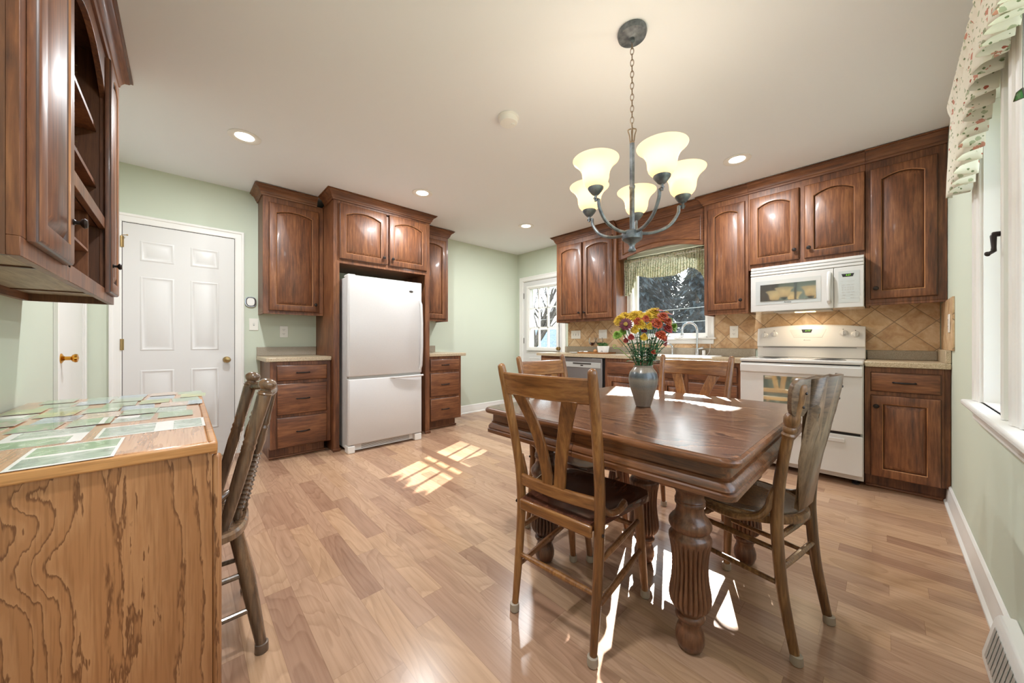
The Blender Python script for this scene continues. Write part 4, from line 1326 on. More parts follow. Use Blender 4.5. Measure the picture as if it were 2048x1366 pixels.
for k, (a, b) in enumerate(((0.09, 0.36), (0.37, 0.54), (0.55, 0.715))):
    dw = obj('drawer', MB().box(DX0 + 0.05, DX1 - 0.012, 2.082, DY1 - 0.024, a, b), 'oak_edge', t, bevel=0.004)
    obj('knob', MB().lathe([(0.008, 0), (0.006, 0.012), (0.015, 0.02), (0.012, 0.03), (0.001, 0.032)], (DX1 - 0.012, 2.44, (a + b) / 2), (1, 0, 0), 14), 'brass_old', dw)

# photographs on the desk: (x0, x1, y0, y1, print, skew)
GR = 'photographs laid out on the oak desk'


def photo(x0, x1, y0, y1, pics, label, rot=0.0, z=0.0):
    """one print: paper slab plus its picture areas [(u0, u1, v0, v1, key)] in 0..1"""
    mb = MB().box(x0, x1, y0, y1, DZ + 0.0004 + z, DZ + 0.0014 + z, 0)
    keys = ['paper']
    for (u0, u1, v0, v1, k) in pics:
        if k not in keys: keys.append(k)
        mb.box(x0 + u0 * (x1 - x0), x0 + u1 * (x1 - x0), y0 + v0 * (y1 - y0), y0 + v1 * (y1 - y0), DZ + 0.00142 + z, DZ + 0.0017 + z, keys.index(k))
    if rot:
        c = Vector(((x0 + x1) / 2, (y0 + y1) / 2, 0))
        mb.xf(Matrix.Translation(c) @ Matrix.Rotation(rot, 4, 'Z') @ Matrix.Translation(-c))
    single('photograph', mb, [M['paper'] if k == 'paper' else PH[k] for k in keys], label, 'photograph', GR)


photo(-0.30, -0.13, 1.357, 1.60, [(0.05, 0.96, 0.05, 0.44, 'water'), (0.05, 0.96, 0.53, 0.96, 'lawn')], 'large white-bordered double print overhanging the near desk edge')
photo(-0.395, -0.222, 1.632, 1.893, [(0.0, 0.84, 0.0, 0.40, 'lawn'), (0.12, 1.0, 0.54, 0.96, 'water')], 'second large double print, just behind the one at the desk edge')
photo(-0.197, 0.057, 1.632, 1.815, [(0.03, 0.50, 0.06, 0.93, 'water'), (0.68, 0.97, 0.06, 0.93, 'water')], 'wide pale print with a white gap between two pond pictures')
rows = [
    (1.900, 2.045, [(-0.535, 'red', 'print with a red blot at the wall end of the third row'), (-0.413, 'flower', 'pink and green flower print in the row behind the large double prints'),
                    (-0.293, 'lawn', 'garden print with a white strip at one end, beside the pink flower print'), (-0.187, 'water', 'pond print with a white boat-like shape, behind the wide pale print'),
                    (-0.072, 'lawn', 'pale green meadow print nearest the chair in the third row')]),
    (2.058, 2.198, [(-0.525, 'flower', 'pink blossom print by the wall in the fourth row'), (-0.392, 'blue', 'bluish print partly under a pink blossom print, fourth row'), (-0.285, 'gold', 'orange-streaked print in the middle of the fourth row'),
                    (-0.180, 'lawn', 'green leafy print beside the orange-streaked one'), (-0.090, 'water', 'thin tilted grey print with a dark edge shadow, fourth row')]),
    (2.212, 2.352, [(-0.530, 'water', 'white-washed print by the wall in the fifth row'), (-0.418, 'yellow', 'yellow-green print next to the white-washed one'), (-0.300, 'lawn', 'plain lawn print in the middle of the fifth row'),
                    (-0.196, 'blue', 'grey-blue print right before the bare desk patch'), (-0.078, 'gold', 'pinkish sky print in the fifth row'), (0.018, 'blue', 'small blue print hard against the chair-side edge of the desk')]),
    (2.366, 2.506, [(-0.528, 'yellow', 'bright yellow-green print by the wall in the sixth row'), (-0.412, 'lawn', 'hedge print, second from the wall in the sixth row'), (-0.262, 'lawn', 'lawn print with a pale path in the sixth row'),
                    (-0.150, 'yellow', 'yellowish garden print near the middle of the sixth row'), (-0.040, 'lawn', 'green print next to the chair side in the sixth row')]),
    (2.520, 2.660, [(-0.470, 'lawn', 'garden print near the wall in the seventh row'), (-0.360, 'blue', 'cool blue print, second in the seventh row'), (-0.250, 'lawn', 'dark lawn print, third in the seventh row'),
                    (-0.135, 'blue', 'misty print, fourth in the seventh row'), (-0.010, 'yellow', 'tree print nearest the chair side in the seventh row')]),
    (2.672, 2.806, [(-0.485, 'lawn', 'shrub print in the far corner by the wall'), (-0.350, 'water', 'pale print second along the far edge of the desk'), (-0.245, 'blue', 'grey print third along the far edge of the desk'),
                    (-0.130, 'gold', 'beige print fourth along the far edge of the desk'), (-0.022, 'lawn', 'green print at the far chair-side corner of the desk')]),
]
for r, (ya, yc, items) in enumerate(rows):
    for i, (x, key, lab) in enumerate(items):
        w = 0.101 if x < 0.0 else 0.05
        pics = [(0.0, 1.0, 0.0, 1.0, key)]
        if r == 0 and i == 2: pics = [(0.0, 0.72, 0, 1, key), (0.86, 1.0, 0, 1, key)]
        if r == 0 and i == 3: pics = [(0, 1, 0, 0.6, key), (0.6, 1, 0.6, 1, 'lawn')]
        if r == 2 and i == 0: pics = [(0.0, 1.0, 0.0, 0.45, key), (0.8, 1.0, 0.5, 1.0, 'lawn')]
        photo(x, x + w, ya, yc, pics, lab, rot=random.uniform(-0.05, 0.05), z=0.0015 * ((i + 2 * (r % 2)) % 3))

# ---------------------------------------------------------------- dining table
TX0, TX1, TY0, TY1, TZ = 1.035, 2.20, 0.258, 1.315, 0.745
TC = ((TX0 + TX1) / 2, 0.795)
t = thing('dining_table', (TC[0], TC[1], 0), 'dark oak extension dining table on five heavy fluted legs', 'table')


def rrect(x0, x1, y0, y1, r, n=6, cor=(1, 1, 1, 1)):
    P = []
    for k, (cx, cy, a0) in enumerate(((x1 - r, y1 - r, 0), (x0 + r, y1 - r, PI / 2), (x0 + r, y0 + r, PI), (x1 - r, y0 + r, 1.5 * PI))):
        for i in range(n + 1):
            a = a0 + PI / 2 * i / n
            if cor[k]:
                P.append((cx + r * math.cos(a), cy + r * math.sin(a)))
            else:
                sx = cx + (r if k in (0, 3) else -r); sy = cy + (r if k in (0, 1) else -r)
                P.append((sx, sy + 1e-5 * i))
    return P


def halftop(y0, y1, cor):
    mb = MB()
    prof = [(0.010, 0.0), (0.003, 0.003), (0.0, 0.010), (0.0, 0.016), (0.004, 0.022), (0.012, 0.025), (0.012, 0.026), (0.016, 0.0262)]
    ls = []
    for (i, h) in prof:
        k = i
        P = rrect(TX0 + k, TX1 - k, y0 + (k if cor[2] else 0), y1 - (k if cor[0] else 0), 0.045 - k * 0.5, 6, cor)
        ls.append([(x, y, TZ - 0.026 + h) for x, y in P])
    return mb.loops(ls, 0, ms=[1, 1, 1, 1, 1, 0, 0])


obj('table_top', halftop(TY0, 0.7960, (0, 0, 1, 1)), ('table', 'table_x'), t)
obj('table_top', halftop(0.7968, TY1, (1, 1, 0, 0)), ('table', 'table_x'), t)
AP = [(0.0, 0.0), (0.0, 0.018), (0.006, 0.022), (0.003, 0.030), (0.010, 0.036), (0.014, 0.046), (0.012, 0.052), (0.016, 0.056), (0.016, 0.088)]


def half_apron(y0, y1, cor):
    mb = MB(); ls = []
    prof = [(0.0, 0.0), (0.0, 0.014), (0.005, 0.018), (0.002, 0.024), (0.004, 0.032), (0.014, 0.044), (0.012, 0.050), (0.018, 0.053), (0.018, 0.089)]
    inner = 0.035
    def ring(i, z):
        P = rrect(TX0 + 0.012 + i, TX1 - 0.012 - i, y0 + ((0.012 + i) if cor[2] else 0), y1 - ((0.012 + i) if cor[0] else 0), 0.03, 4, cor)
        return [(x, y, z) for x, y in P]
    for (i, h) in prof:
        ls.append(ring(i, 0.629 + h))
    ls.append(ring(inner, 0.629 + 0.089)); ls.append(ring(inner, 0.629)); ls.append(ls[0])
    return mb.loops(ls, 0, False, False)


obj('apron', half_apron(TY0, 0.7955, (0, 0, 1, 1)), 'table_x', t)
obj('apron', half_apron(0.7972, TY1, (1, 1, 0, 0)), 'table_x', t)
mb = MB().box(TX0 + 0.05, TX1 - 0.05, TY0 + 0.07, TY0 + 0.10, 0.66, 0.718).box(TX0 + 0.05, TX1 - 0.05, TY1 - 0.10, TY1 - 0.07, 0.66, 0.718).box(TX0 + 0.25, TX0 + 0.29, TY0 + 0.1, TY1 - 0.1, 0.665, 0.715).box(TX1 - 0.29, TX1 - 0.25, TY0 + 0.1, TY1 - 0.1, 0.665, 0.715)
obj('slides', mb, 'table_leg', t)
LEG = [(0.030, 0.0), (0.040, 0.008), (0.048, 0.030), (0.048, 0.050), (0.042, 0.072), (0.036, 0.083), (0.038, 0.090), (0.036, 0.100), (0.047, 0.106), (0.050, 0.114), (0.046, 0.122), (0.040, 0.126), (0.044, 0.134),
       (0.058, 0.145), (0.067, 0.158), (0.071, 0.175), (0.069, 0.200), (0.063, 0.235), (0.060, 0.270), (0.060, 0.300), (0.063, 0.335), (0.068, 0.362), (0.071, 0.378), (0.071, 0.386), (0.066, 0.394), (0.058, 0.400),
       (0.056, 0.406), (0.066, 0.414), (0.0715, 0.426), (0.070, 0.438), (0.062, 0.450), (0.051, 0.462), (0.046, 0.475), (0.045, 0.490), (0.050, 0.496), (0.051, 0.502), (0.048, 0.507), (0.051, 0.512), (0.048, 0.517), (0.046, 0.530), (0.054, 0.548), (0.062, 0.553)]
legm = None
for (x, y) in ((1.275, 0.462), (1.275, 1.128), (1.965, 0.462), (1.965, 1.128), (1.622, 0.797)):
    if legm is None:
        mb = MB().lathe([(r * 0.95, h) for r, h in LEG], (x, y, 0.0008), n=144, flute=24, fl=(0.15, 0.372, 0.0085))
        mb.lathe([(0.066, 0.553), (0.068, 0.56), (0.068, 0.66)], (x, y, 0.0008), n=8)
        lg = obj('leg', mb, 'table_leg', t, angle=50)
        legm = (lg, x, y)
    else:
        c = legm[0].copy(); COL.objects.link(c)
        c.location = (x - legm[1], y - legm[2], 0)


# ---------------------------------------------------------------- chairs
def glide(mb_list, x, y, parent):
    return obj('glide', MB().lathe([(0.015, 0.0), (0.0185, 0.004), (0.0185, 0.014), (0.0175, 0.030), (0.0155, 0.031)], (x, y, 0.0005), n=14), 'glide', parent, label='pale plastic glide cup')


def spl(pts, n=6):
    """smooth Catmull-Rom through pts"""
    P = [Vector(p) for p in pts]; P = [P[0] * 2 - P[1]] + P + [P[-1] * 2 - P[-2]]
    out = []
    for i in range(1, len(P) - 2):
        for k in range(n):
            u = k / n
            out.append(0.5 * ((2 * P[i]) + (P[i + 1] - P[i - 1]) * u + (2 * P[i - 1] - 5 * P[i] + 4 * P[i + 1] - P[i + 2]) * u * u + (3 * P[i] - P[i - 1] - 3 * P[i + 1] + P[i + 2]) * u ** 3))
    out.append(P[-2])
    return out


def interp(keys, t):
    for (a, va), (b, vb) in zip(keys, keys[1:]):
        if t <= b:
            return va + (vb - va) * (t - a) / max(b - a, 1e-9)
    return keys[-1][1]


def seat_mesh(xb_, xf, wb, wf, z, th, dish=0.012, r=0.05):
    """plank seat, straight back, rounded front corners, shallow saddle"""
    out = [(xb_, wb), (xb_ + 0.02, wb + 0.004), (xf - 0.14, wf - 0.012), (xf - r, wf), (xf - r * 0.3, wf - r * 0.3), (xf, wf - r)]
    poly = out + [(x, -y) for x, y in out[::-1]]
    mb = MB(); ls = []
    cx = (xb_ + xf) / 2
    def ring(s, zz):
        return [(cx + (x - cx) * s, y * s, zz) for x, y in poly]
    mb.loops([ring(0.95, z - th), ring(1.0, z - th + 0.006), ring(1.0, z - 0.010), ring(0.985, z - 0.001), ring(0.94, z), ring(0.75, z - dish * 0.8), ring(0.4, z - dish)])
    return mb


def vchair(label, group='oak dining chairs with V-shaped back splats'):
    """dining chair: two bent slats in a V under a deep curved top rail"""
    t = thing('dining_chair', (0, 0, 0), label, 'chair', group)
    PX = [(0.0, 0.0), (0.25, 0.032), (0.42, 0.042), (0.55, 0.036), (0.75, 0.002), (0.97, -0.050)]
    def px(z): return interp(PX, z)
    def hw(z): return interp([(0, 0.172), (0.45, 0.173), (0.97, 0.198)], z)
    for s in (-1, 1):
        pts = spl([(px(z), s * hw(z), z) for z in (0.030, 0.15, 0.30, 0.42, 0.55, 0.70, 0.85, 0.955)], 4)
        n = len(pts)
        rr = [interp([(0.0, 0.0125), (0.2, 0.0165), (0.45, 0.0185), (0.8, 0.018), (0.97, 0.0165), (1.0, 0.0155)], i / (n - 1)) for i in range(n)]
        pts += [Vector((px(0.962), s * hw(0.96), 0.962)), Vector((px(0.967), s * hw(0.96), 0.968)), Vector((px(0.97), s * hw(0.96), 0.9705))]
        rr += [0.0145, 0.010, 0.003]
        lg = obj('rear_post', MB().tube(pts, rr, 12), 'golden', t)
        glide(None, 0.0, s * 0.172, lg)
        obj('bolt', MB().lathe([(0.006, 0), (0.006, 0.002), (0.003, 0.004)], (0.034, s * (0.172 + 0.018), 0.415), (0, s, 0), 10), 'bronze', lg)
    # top rail: deep board, bowed back
    def rail(z0, z1, half, bow, th, x_of):
        mb = MB(); ls = []
        for k in range(13):
            u = -1 + 2 * k / 12
            y = u * half
            dx = -bow * (1 - u * u)
            l = []
            for (zz, xo) in ((z0, th / 2), (z0 + 0.004, th), (z1 - 0.006, th), (z1, th / 2), (z1, -th / 2), (z1 - 0.006, -th), (z0 + 0.004, -th), (z0, -th / 2)):
                l.append((x_of(zz) + dx + xo, y, zz))
            ls.append(l)
        return mb.loops(ls)
    obj('top_rail', rail(0.852, 0.938, 0.190, 0.022, 0.0085, px), 'golden_y', t)
    obj('lower_rail', rail(0.486, 0.532, 0.164, 0.016, 0.009, px), 'golden_y', t)
    for s in (-1, 1):
        mb = MB(); ls = []
        for k in range(17):
            q = k / 16
            z = 0.492 + (0.858 - 0.492) * q
            yc = s * (0.025 + 0.086 * q ** 1.9)
            w = 0.0225 + 0.008 * q ** 2
            bowx = -0.018 + 0.010 * math.sin(PI * q)
            x = px(z) + bowx
            ls.append([(x - 0.006, yc - w, z), (x + 0.006, yc - w, z), (x + 0.006, yc + w, z), (x - 0.006, yc + w, z)])
        obj('back_slat', mb.loops(ls), 'golden', t, bevel=0.002)
    obj('seat', seat_mesh(0.020, 0.430, 0.152, 0.205, 0.446, 0.034), ('seat'), t)
    obj('seat_edge_band', MB().box(0.012, 0.028, -0.158, 0.158, 0.398, 0.440), 'golden_y', t, bevel=0.006)
    for s in (-1, 1):                                                # bent hip braces
        pts = spl([(px(0.60) + 0.012, s * 0.168, 0.605), (0.055, s * 0.168, 0.54), (0.068, s * 0.170, 0.492), (0.100, s * 0.178, 0.462), (0.150, s * 0.186, 0.455), (0.195, s * 0.186, 0.463), (0.212, s * 0.180, 0.468)], 5)
        n = len(pts)
        rr = [interp([(0, 0.007), (0.15, 0.011), (0.6, 0.012), (0.85, 0.014), (1, 0.009)], i / (n - 1)) for i in range(n)]
        obj('hip_brace', MB().tube(pts, rr, 10), 'seat_edge', t)
        lg = obj('front_leg', MB().tube(spl([(0.370, s * 0.165, 0.425), (0.382, s * 0.168, 0.30), (0.398, s * 0.170, 0.17), (0.418, s * 0.174, 0.030)], 4), [0.0165, 0.0185, 0.0195, 0.0195, 0.0195, 0.019, 0.0185, 0.018, 0.017, 0.016, 0.0155, 0.0145, 0.0135], 12), 'seat_edge', t)
        glide(None, 0.420, s * 0.1745, lg)
        obj('stretcher', MB().tube([(0.036, s * 0.172, 0.315), (0.20, s * 0.171, 0.325), (0.380, s * 0.168, 0.335)], [0.0085, 0.0115, 0.0085], 10), 'seat_edge', t)
        obj('stretcher', MB().tube([(0.020, s * 0.172, 0.170), (0.20, s * 0.172, 0.190), (0.394, s * 0.170, 0.212)], [0.009, 0.0125, 0.009], 10), 'seat_edge', t)
    obj('stretcher', MB().tube([(0.026, -0.170, 0.215), (0.026, 0, 0.215), (0.026, 0.170, 0.215)], [0.009, 0.012, 0.009], 10), 'golden', t)
    obj('stretcher', MB().tube([(0.384, -0.166, 0.300), (0.384, 0, 0.300), (0.384, 0.166, 0.300)], [0.009, 0.012, 0.009], 10), 'seat_edge', t)
    return t


def place(t, x, y, deg):
    t.location = (x, y, 0); t.rotation_euler = (0, 0, math.radians(deg))
    return t


ch = vchair('golden oak V-back dining chair standing nearest the camera with its full back in view')
place(ch, 0.960, 0.824, 4)
c2 = dup(ch); place(c2, 1.598, 1.390, -90); c2['label'] = 'golden oak V-back dining chair at the table side facing the refrigerator'
c3 = dup(ch); place(c3, 2.252, 0.803, 180); c3['label'] = 'golden oak V-back dining chair between the table and the sink counter'


def lathe_along(pts_axis, prof, n=14):
    """turned piece: prof (t 0..1, r) along a straight axis a->b"""
    a, b = Vector(pts_axis[0]), Vector(pts_axis[1])
    L = (b - a).length
    return MB().lathe([(r, tt * L) for tt, r in prof], a, (b - a), n)


def press_chair():
    t = thing('pressed_back_chair', (0, 0, 0), 'antique oak pressed-back chair with pierced splat, at the table end nearest the side window', 'chair')
    PX = [(0.0, 0.0), (0.20, 0.038), (0.42, 0.058), (0.60, 0.045), (0.92, -0.015)]
    px = lambda z: interp(PX, z)
    hw = lambda z: interp([(0, 0.152), (0.45, 0.150), (0.94, 0.172)], z)
    for s in (-1, 1):
        zs = [0.030, 0.12, 0.22, 0.34, 0.45, 0.56, 0.66, 0.735]
        pts = spl([(px(z), s * hw(z), z) for z in zs], 4)
        n = len(pts)
        rr = [interp([(0, 0.0145), (0.3, 0.0175), (0.6, 0.019), (0.85, 0.0165), (1, 0.016)], i / (n - 1)) for i in range(n)]
        for (z, r) in ((0.742, 0.0195), (0.748, 0.021), (0.755, 0.0175), (0.762, 0.0205), (0.769, 0.0205), (0.776, 0.017), (0.786, 0.0215), (0.800, 0.0235), (0.812, 0.0215), (0.820, 0.0165), (0.86, 0.0165), (0.905, 0.016), (0.916, 0.013), (0.921, 0.006)):
            pts.append(Vector((px(z) - 0.006 * min(1, max(0, (z - 0.8) * 30)), s * hw(z), z))); rr.append(r)
        lg = obj('rear_post', MB().tube(pts, rr, 14), 'antique', t)
        glide(None, 0.0, s * 0.152, lg)
        for z in (0.845, 0.890):
            obj('screw', MB().lathe([(0.005, 0), (0.005, 0.002), (0.003, 0.004)], (px(z) - 0.022, s * hw(z), z), (-1, 0, 0.1), 10), 'bronze', lg)
    # crest + splat cut from one board, bowed
    half = [(0.0, 0.942), (0.08, 0.941), (0.15, 0.937), (0.188, 0.936), (0.204, 0.922), (0.208, 0.90), (0.202, 0.86), (0.196, 0.835), (0.190, 0.822), (0.178, 0.815)]
    arch = [(0.150, 0.815), (0.140, 0.835), (0.122, 0.850), (0.105, 0.852), (0.088, 0.845), (0.078, 0.832), (0.080, 0.820), (0.078, 0.79), (0.062, 0.765), (0.058, 0.74), (0.060, 0.60), (0.064, 0.470)]
    up = half + arch
    # built as a strip of quads between matching outer/inner points would twist, so triangulate the outline
    poly = [(-y, z) for y, z in up[::-1]] + up[1:]
    poly = [(y, z) for y, z in poly]
    bm = bmesh.new()
    vs = [bm.verts.new((0, y, z)) for y, z in poly]
    fc = bm.faces.new(vs)
    bmesh.ops.triangulate(bm, faces=[fc])
    bmesh.ops.subdivide_edges(bm, edges=bm.edges[:], cuts=1)
    bmesh.ops.triangulate(bm, faces=bm.faces[:])
    for v in bm.verts:
        y, z = v.co.y, v.co.z
        v.co.x = px(z) + 0.004 + 0.006 - 0.054 * (1 - min(1, (y / 0.21) ** 2)) * (0.72 + 0.28 * min(1.0, max(0.0, (z - 0.47) / 0.25)))
    me = bpy.data.meshes.new('crest_and_splat'); bm.to_mesh(me); bm.free()
    me.materials.append(M['antique_y']); me.materials.append(M['antique_z'])
    me.polygons.foreach_set('material_index', [1 if sum(me.vertices[i].co.z for i in p.vertices) / len(p.vertices) < 0.80 else 0 for p in me.polygons])
    me.polygons.foreach_set('use_smooth', [True] * len(me.polygons))
    o = bpy.data.objects.new('crest_and_splat', me); COL.objects.link(o); o.parent = t
    sm = o.modifiers.new('solid', 'SOLIDIFY'); sm.thickness = 0.015; sm.offset = 0
    bv = o.modifiers.new('bevel', 'BEVEL'); bv.width = 0.003; bv.segments = 2; bv.limit_method = 'ANGLE'; bv.angle_limit = math.radians(50)
    # round seat with a bent-wood hoop
    def ring(s, z):
        P = []
        for k in range(36):
            a = 2 * PI * k / 36
            x = 0.225 + 0.205 * math.cos(a) * s; y = 0.195 * math.sin(a) * s * (1 + 0.06 * math.cos(a))
            P.append((x, y, z))
        return P
    obj('seat_hoop', MB().loops([ring(0.93, 0.412), ring(1.0, 0.418), ring(1.02, 0.430), ring(1.0, 0.444), ring(0.95, 0.448), ring(0.90, 0.444)]), 'antique', t)
    obj('seat_panel', MB().loops([ring(0.90, 0.440), ring(0.88, 0.4475), ring(0.5, 0.442)]), 'greywood', t, label='dark pressed seat panel')
    for s in (-1, 1):
        pts = spl([(px(0.555) + 0.004, s * 0.158, 0.572), (0.066, s * 0.160, 0.53), (0.076, s * 0.166, 0.485), (0.105, s * 0.180, 0.447), (0.165, s * 0.194, 0.428), (0.24, s * 0.200, 0.428), (0.30, s * 0.192, 0.432)], 5)
        n = len(pts)
        rr = [interp([(0, 0.006), (0.12, 0.012), (0.7, 0.013), (1, 0.007)], i / (n - 1)) for i in range(n)]
        hb = obj('hip_brace', MB().tube(pts, rr, 10), 'antique', t)
        lg = obj('front_leg', MB().tube([(0.350, s * 0.150, 0.418), (0.354, s * 0.152, 0.30), (0.360, s * 0.156, 0.15), (0.366, s * 0.160, 0.030)], [0.017, 0.0185, 0.0165, 0.0135], 12), 'antique', t)
        glide(None, 0.367, s * 0.1605, lg)
        for (za, zb) in ((0.345, 0.350), (0.235, 0.240)):
            obj('stretcher', MB().tube([(0.045, s * 0.151, za), (0.20, s * 0.152, (za + zb) / 2), (0.355, s * 0.153, zb)], [0.008, 0.0105, 0.008], 10), 'antique', t)
    for z in (0.385, 0.285):
        obj('stretcher', MB().tube([(px(z), -0.150, z), (px(z), 0, z), (px(z), 0.150, z)], [0.009, 0.011, 0.009], 10), 'antique', t)
    obj('stretcher', lathe_along(((0.355, -0.15, 0.330), (0.355, 0.15, 0.330)), [(0, 0.008), (0.2, 0.010), (0.35, 0.012), (0.38, 0.016), (0.40, 0.011), (0.43, 0.016), (0.46, 0.011), (0.5, 0.017), (0.54, 0.011), (0.57, 0.016), (0.60, 0.011), (0.62, 0.016), (0.65, 0.012), (0.8, 0.010), (1, 0.008)]), 'antique', t)
    return t


place(press_chair(), 1.612, 0.172, 79.6)


def spindle_chair():
    t = thing('spindle_back_chair', (0, 0, 0), 'grey-brown spindle-back chair with ball finials pushed in at the oak desk', 'chair')
    # plank seat, rounded back
    poly = []
    for k in range(25):
        a = -PI / 2 - PI * k / 24
        poly.append((0.085 + 0.085 * math.cos(a) if math.cos(a) < 0 else 0.085, 0.205 * math.sin(a)))
    poly = [(0.10 - 0.098 * math.sin(PI * k / 24) ** 0.8, -0.215 * math.cos(PI * k / 24)) for k in range(25)]
    poly += [(0.40, 0.225), (0.43, 0.19), (0.43, -0.19), (0.40, -0.225)]
    c = Vector((0.22, 0))
    def ring(s, z): return [(c.x + (x - c.x) * s, y * s, z) for x, y in poly]
    obj('seat', MB().loops([ring(0.94, 0.402), ring(1.0, 0.410), ring(1.0, 0.428), ring(0.97, 0.436), ring(0.70, 0.428), ring(0.4, 0.426)]), 'greywood', t)
    for s in (-1, 1):
        a, b = Vector((0.085, s * 0.165, 0.428)), Vector((-0.030, s * 0.178, 0.885))
        L = (b - a).length
        prof = [(0, 0.013), (0.05, 0.016), (0.30, 0.019), (0.50, 0.0205), (0.56, 0.0185), (0.58, 0.021), (0.60, 0.018), (0.62, 0.021), (0.64, 0.018), (0.70, 0.0195), (0.88, 0.0215), (0.945, 0.0225), (0.965, 0.0215), (0.975, 0.0245), (0.985, 0.0205), (0.992, 0.0225), (1.0, 0.017), (1.008, 0.017), (1.02, 0.0235), (1.035, 0.0275), (1.055, 0.0275), (1.075, 0.021), (1.085, 0.012), (1.088, 0.003)]
        po = obj('rear_post', lathe_along((a, b), prof, 20), 'greywood', t)
        # short curved arm stub between post and seat
        obj('hip_brace', MB().tube(spl([(0.068, s * 0.168, 0.56), (0.10, s * 0.172, 0.535), (0.125, s * 0.178, 0.49), (0.14, s * 0.182, 0.440)], 5), [0.008, 0.011, 0.013, 0.014, 0.014, 0.014, 0.014, 0.014, 0.014, 0.014, 0.014, 0.014, 0.014, 0.013, 0.012, 0.012][:16], 10), 'greywood', t)
        for (x0, y0, x1, y1) in ((0.045, 0.158, -0.015, 0.200), (0.35, 0.18, 0.40, 0.21)):
            a, b = Vector((x1, s * y1, 0.02)), Vector((x0, s * y0, 0.405))
            lg = obj('leg', lathe_along((a, b), [(0, 0.0155), (0.1, 0.0165), (0.35, 0.020), (0.6, 0.0225), (0.85, 0.019), (1.0, 0.0165)], 16), 'greywood', t)
            obj('ferrule', MB().lathe([(0.0185, 0), (0.020, 0.003), (0.0195, 0.030), (0.0175, 0.031)], (x1 - 0.0 * s, s * y1, 0.0005), n=16), 'ferrule', lg)
        for z in (0.15, 0.27):
            f = lambda x0, x1: x0 + (x1 - x0) * (z - 0.02) / 0.385
            obj('stretcher', MB().tube([(f(-0.015, 0.045), s * f(0.20, 0.158), z), (f(0.40, 0.35), s * f(0.21, 0.18), z)], 0.0095, 10), 'greywood', t)
    for z, xa in ((0.21, 0.0146), (0.30, 0.0286)):
        obj('stretcher', MB().tube([(xa, -0.178, z), (xa, 0.178, z)], 0.0095, 10), 'greywood', t)
    # bowed crest and turned spindles
    pts = spl([(-0.026, -0.178, 0.868), (-0.060, -0.10, 0.872), (-0.076, 0, 0.874), (-0.060, 0.10, 0.872), (-0.026, 0.178, 0.868)], 6)
    obj('crest_rail', MB().tube(pts, 0.0165, 14), 'greywood', t)
    beads = [(0, 0.008), (0.02, 0.013), (0.05, 0.0145), (0.07, 0.010)]
    for k in range(12):
        q = 0.09 + k * 0.036
        beads += [(q, 0.0105), (q + 0.012, 0.015), (q + 0.026, 0.0105)]
    beads += [(0.55, 0.016), (0.62, 0.0165), (0.70, 0.013), (0.72, 0.016), (0.74, 0.0125), (0.76, 0.015), (0.80, 0.011), (0.9, 0.010), (1.0, 0.0085)]
    for y in (-0.105, -0.035, 0.035, 0.105):
        xb2 = 0.018 + 0.25 * y * y / 0.1
        a = Vector((xb2, y, 0.432)); b = Vector((-0.076 + 1.3 * y * y, y * 1.15, 0.866))
        obj('spindle', lathe_along((a, b), beads, 14), 'greywood', t)
    return t


place(spindle_chair(), 0.180, 1.655, 180)


# ---------------------------------------------------------------- vase and flowers
VX, VY = 1.602, 0.792
mb = MB().lathe([(0.030, 0), (0.034, 0.003), (0.036, 0.012), (0.049, 0.054), (0.062, 0.094), (0.0665, 0.125), (0.065, 0.145), (0.060, 0.163), (0.046, 0.182), (0.0425, 0.187), (0.0445, 0.195), (0.042, 0.196), (0.039, 0.188), (0.042, 0.18), (0.058, 0.155), (0.055, 0.10), (0.030, 0.02), (0.001, 0.015)], (VX, VY, TZ + 0.0008), n=40)
single('vase', mb, 'vase', 'speckled grey-brown stoneware vase with a blue band, in the middle of the table', 'vase')
RGT = Vector((0.7293, -0.6842, 0)); AWY = Vector((0.6842, 0.7293, 0)); UP = Vector((0, 0, 1))


def bloom_mesh(mb, c, nrm, r, layers, m, eye=None, n0=14, cup=0.5, wid=0.30):
    """petalled flower head: rings of pointed petals"""
    nrm = nrm.normalized(); t = nrm.orthogonal().normalized(); b = nrm.cross(t)
    for L in range(layers):
        q = L / max(layers - 1, 1)
        rr = r * (1 - 0.62 * q); n = max(6, int(n0 * (1 - 0.4 * q)))
        tilt = cup * (0.15 + 1.25 * q)
        for k in range(n):
            a = 2 * PI * (k + 0.5 * L) / n + random.uniform(-0.06, 0.06)
            d = t * math.cos(a) + b * math.sin(a); s = nrm.cross(d)
            out = d * math.cos(tilt) + nrm * math.sin(tilt)
            base = c + nrm * (0.004 * L)
            w = rr * wid * random.uniform(0.85, 1.1); l = rr * random.uniform(0.9, 1.06)
            nn = (nrm * math.cos(tilt) - d * math.sin(tilt)) * (0.05 * r)
            p = [base + d * (0.1 * r), base + out * (l * 0.55) + s * w - nn, base + out * l - nn * 2.5, base + out * (l * 0.55) - s * w - nn, base + out * (l * 0.55) + nn * 1.2]
            mb.add(p, [(0, 1, 4), (1, 2, 4), (2, 3, 4), (3, 0, 4)], m)
    return mb


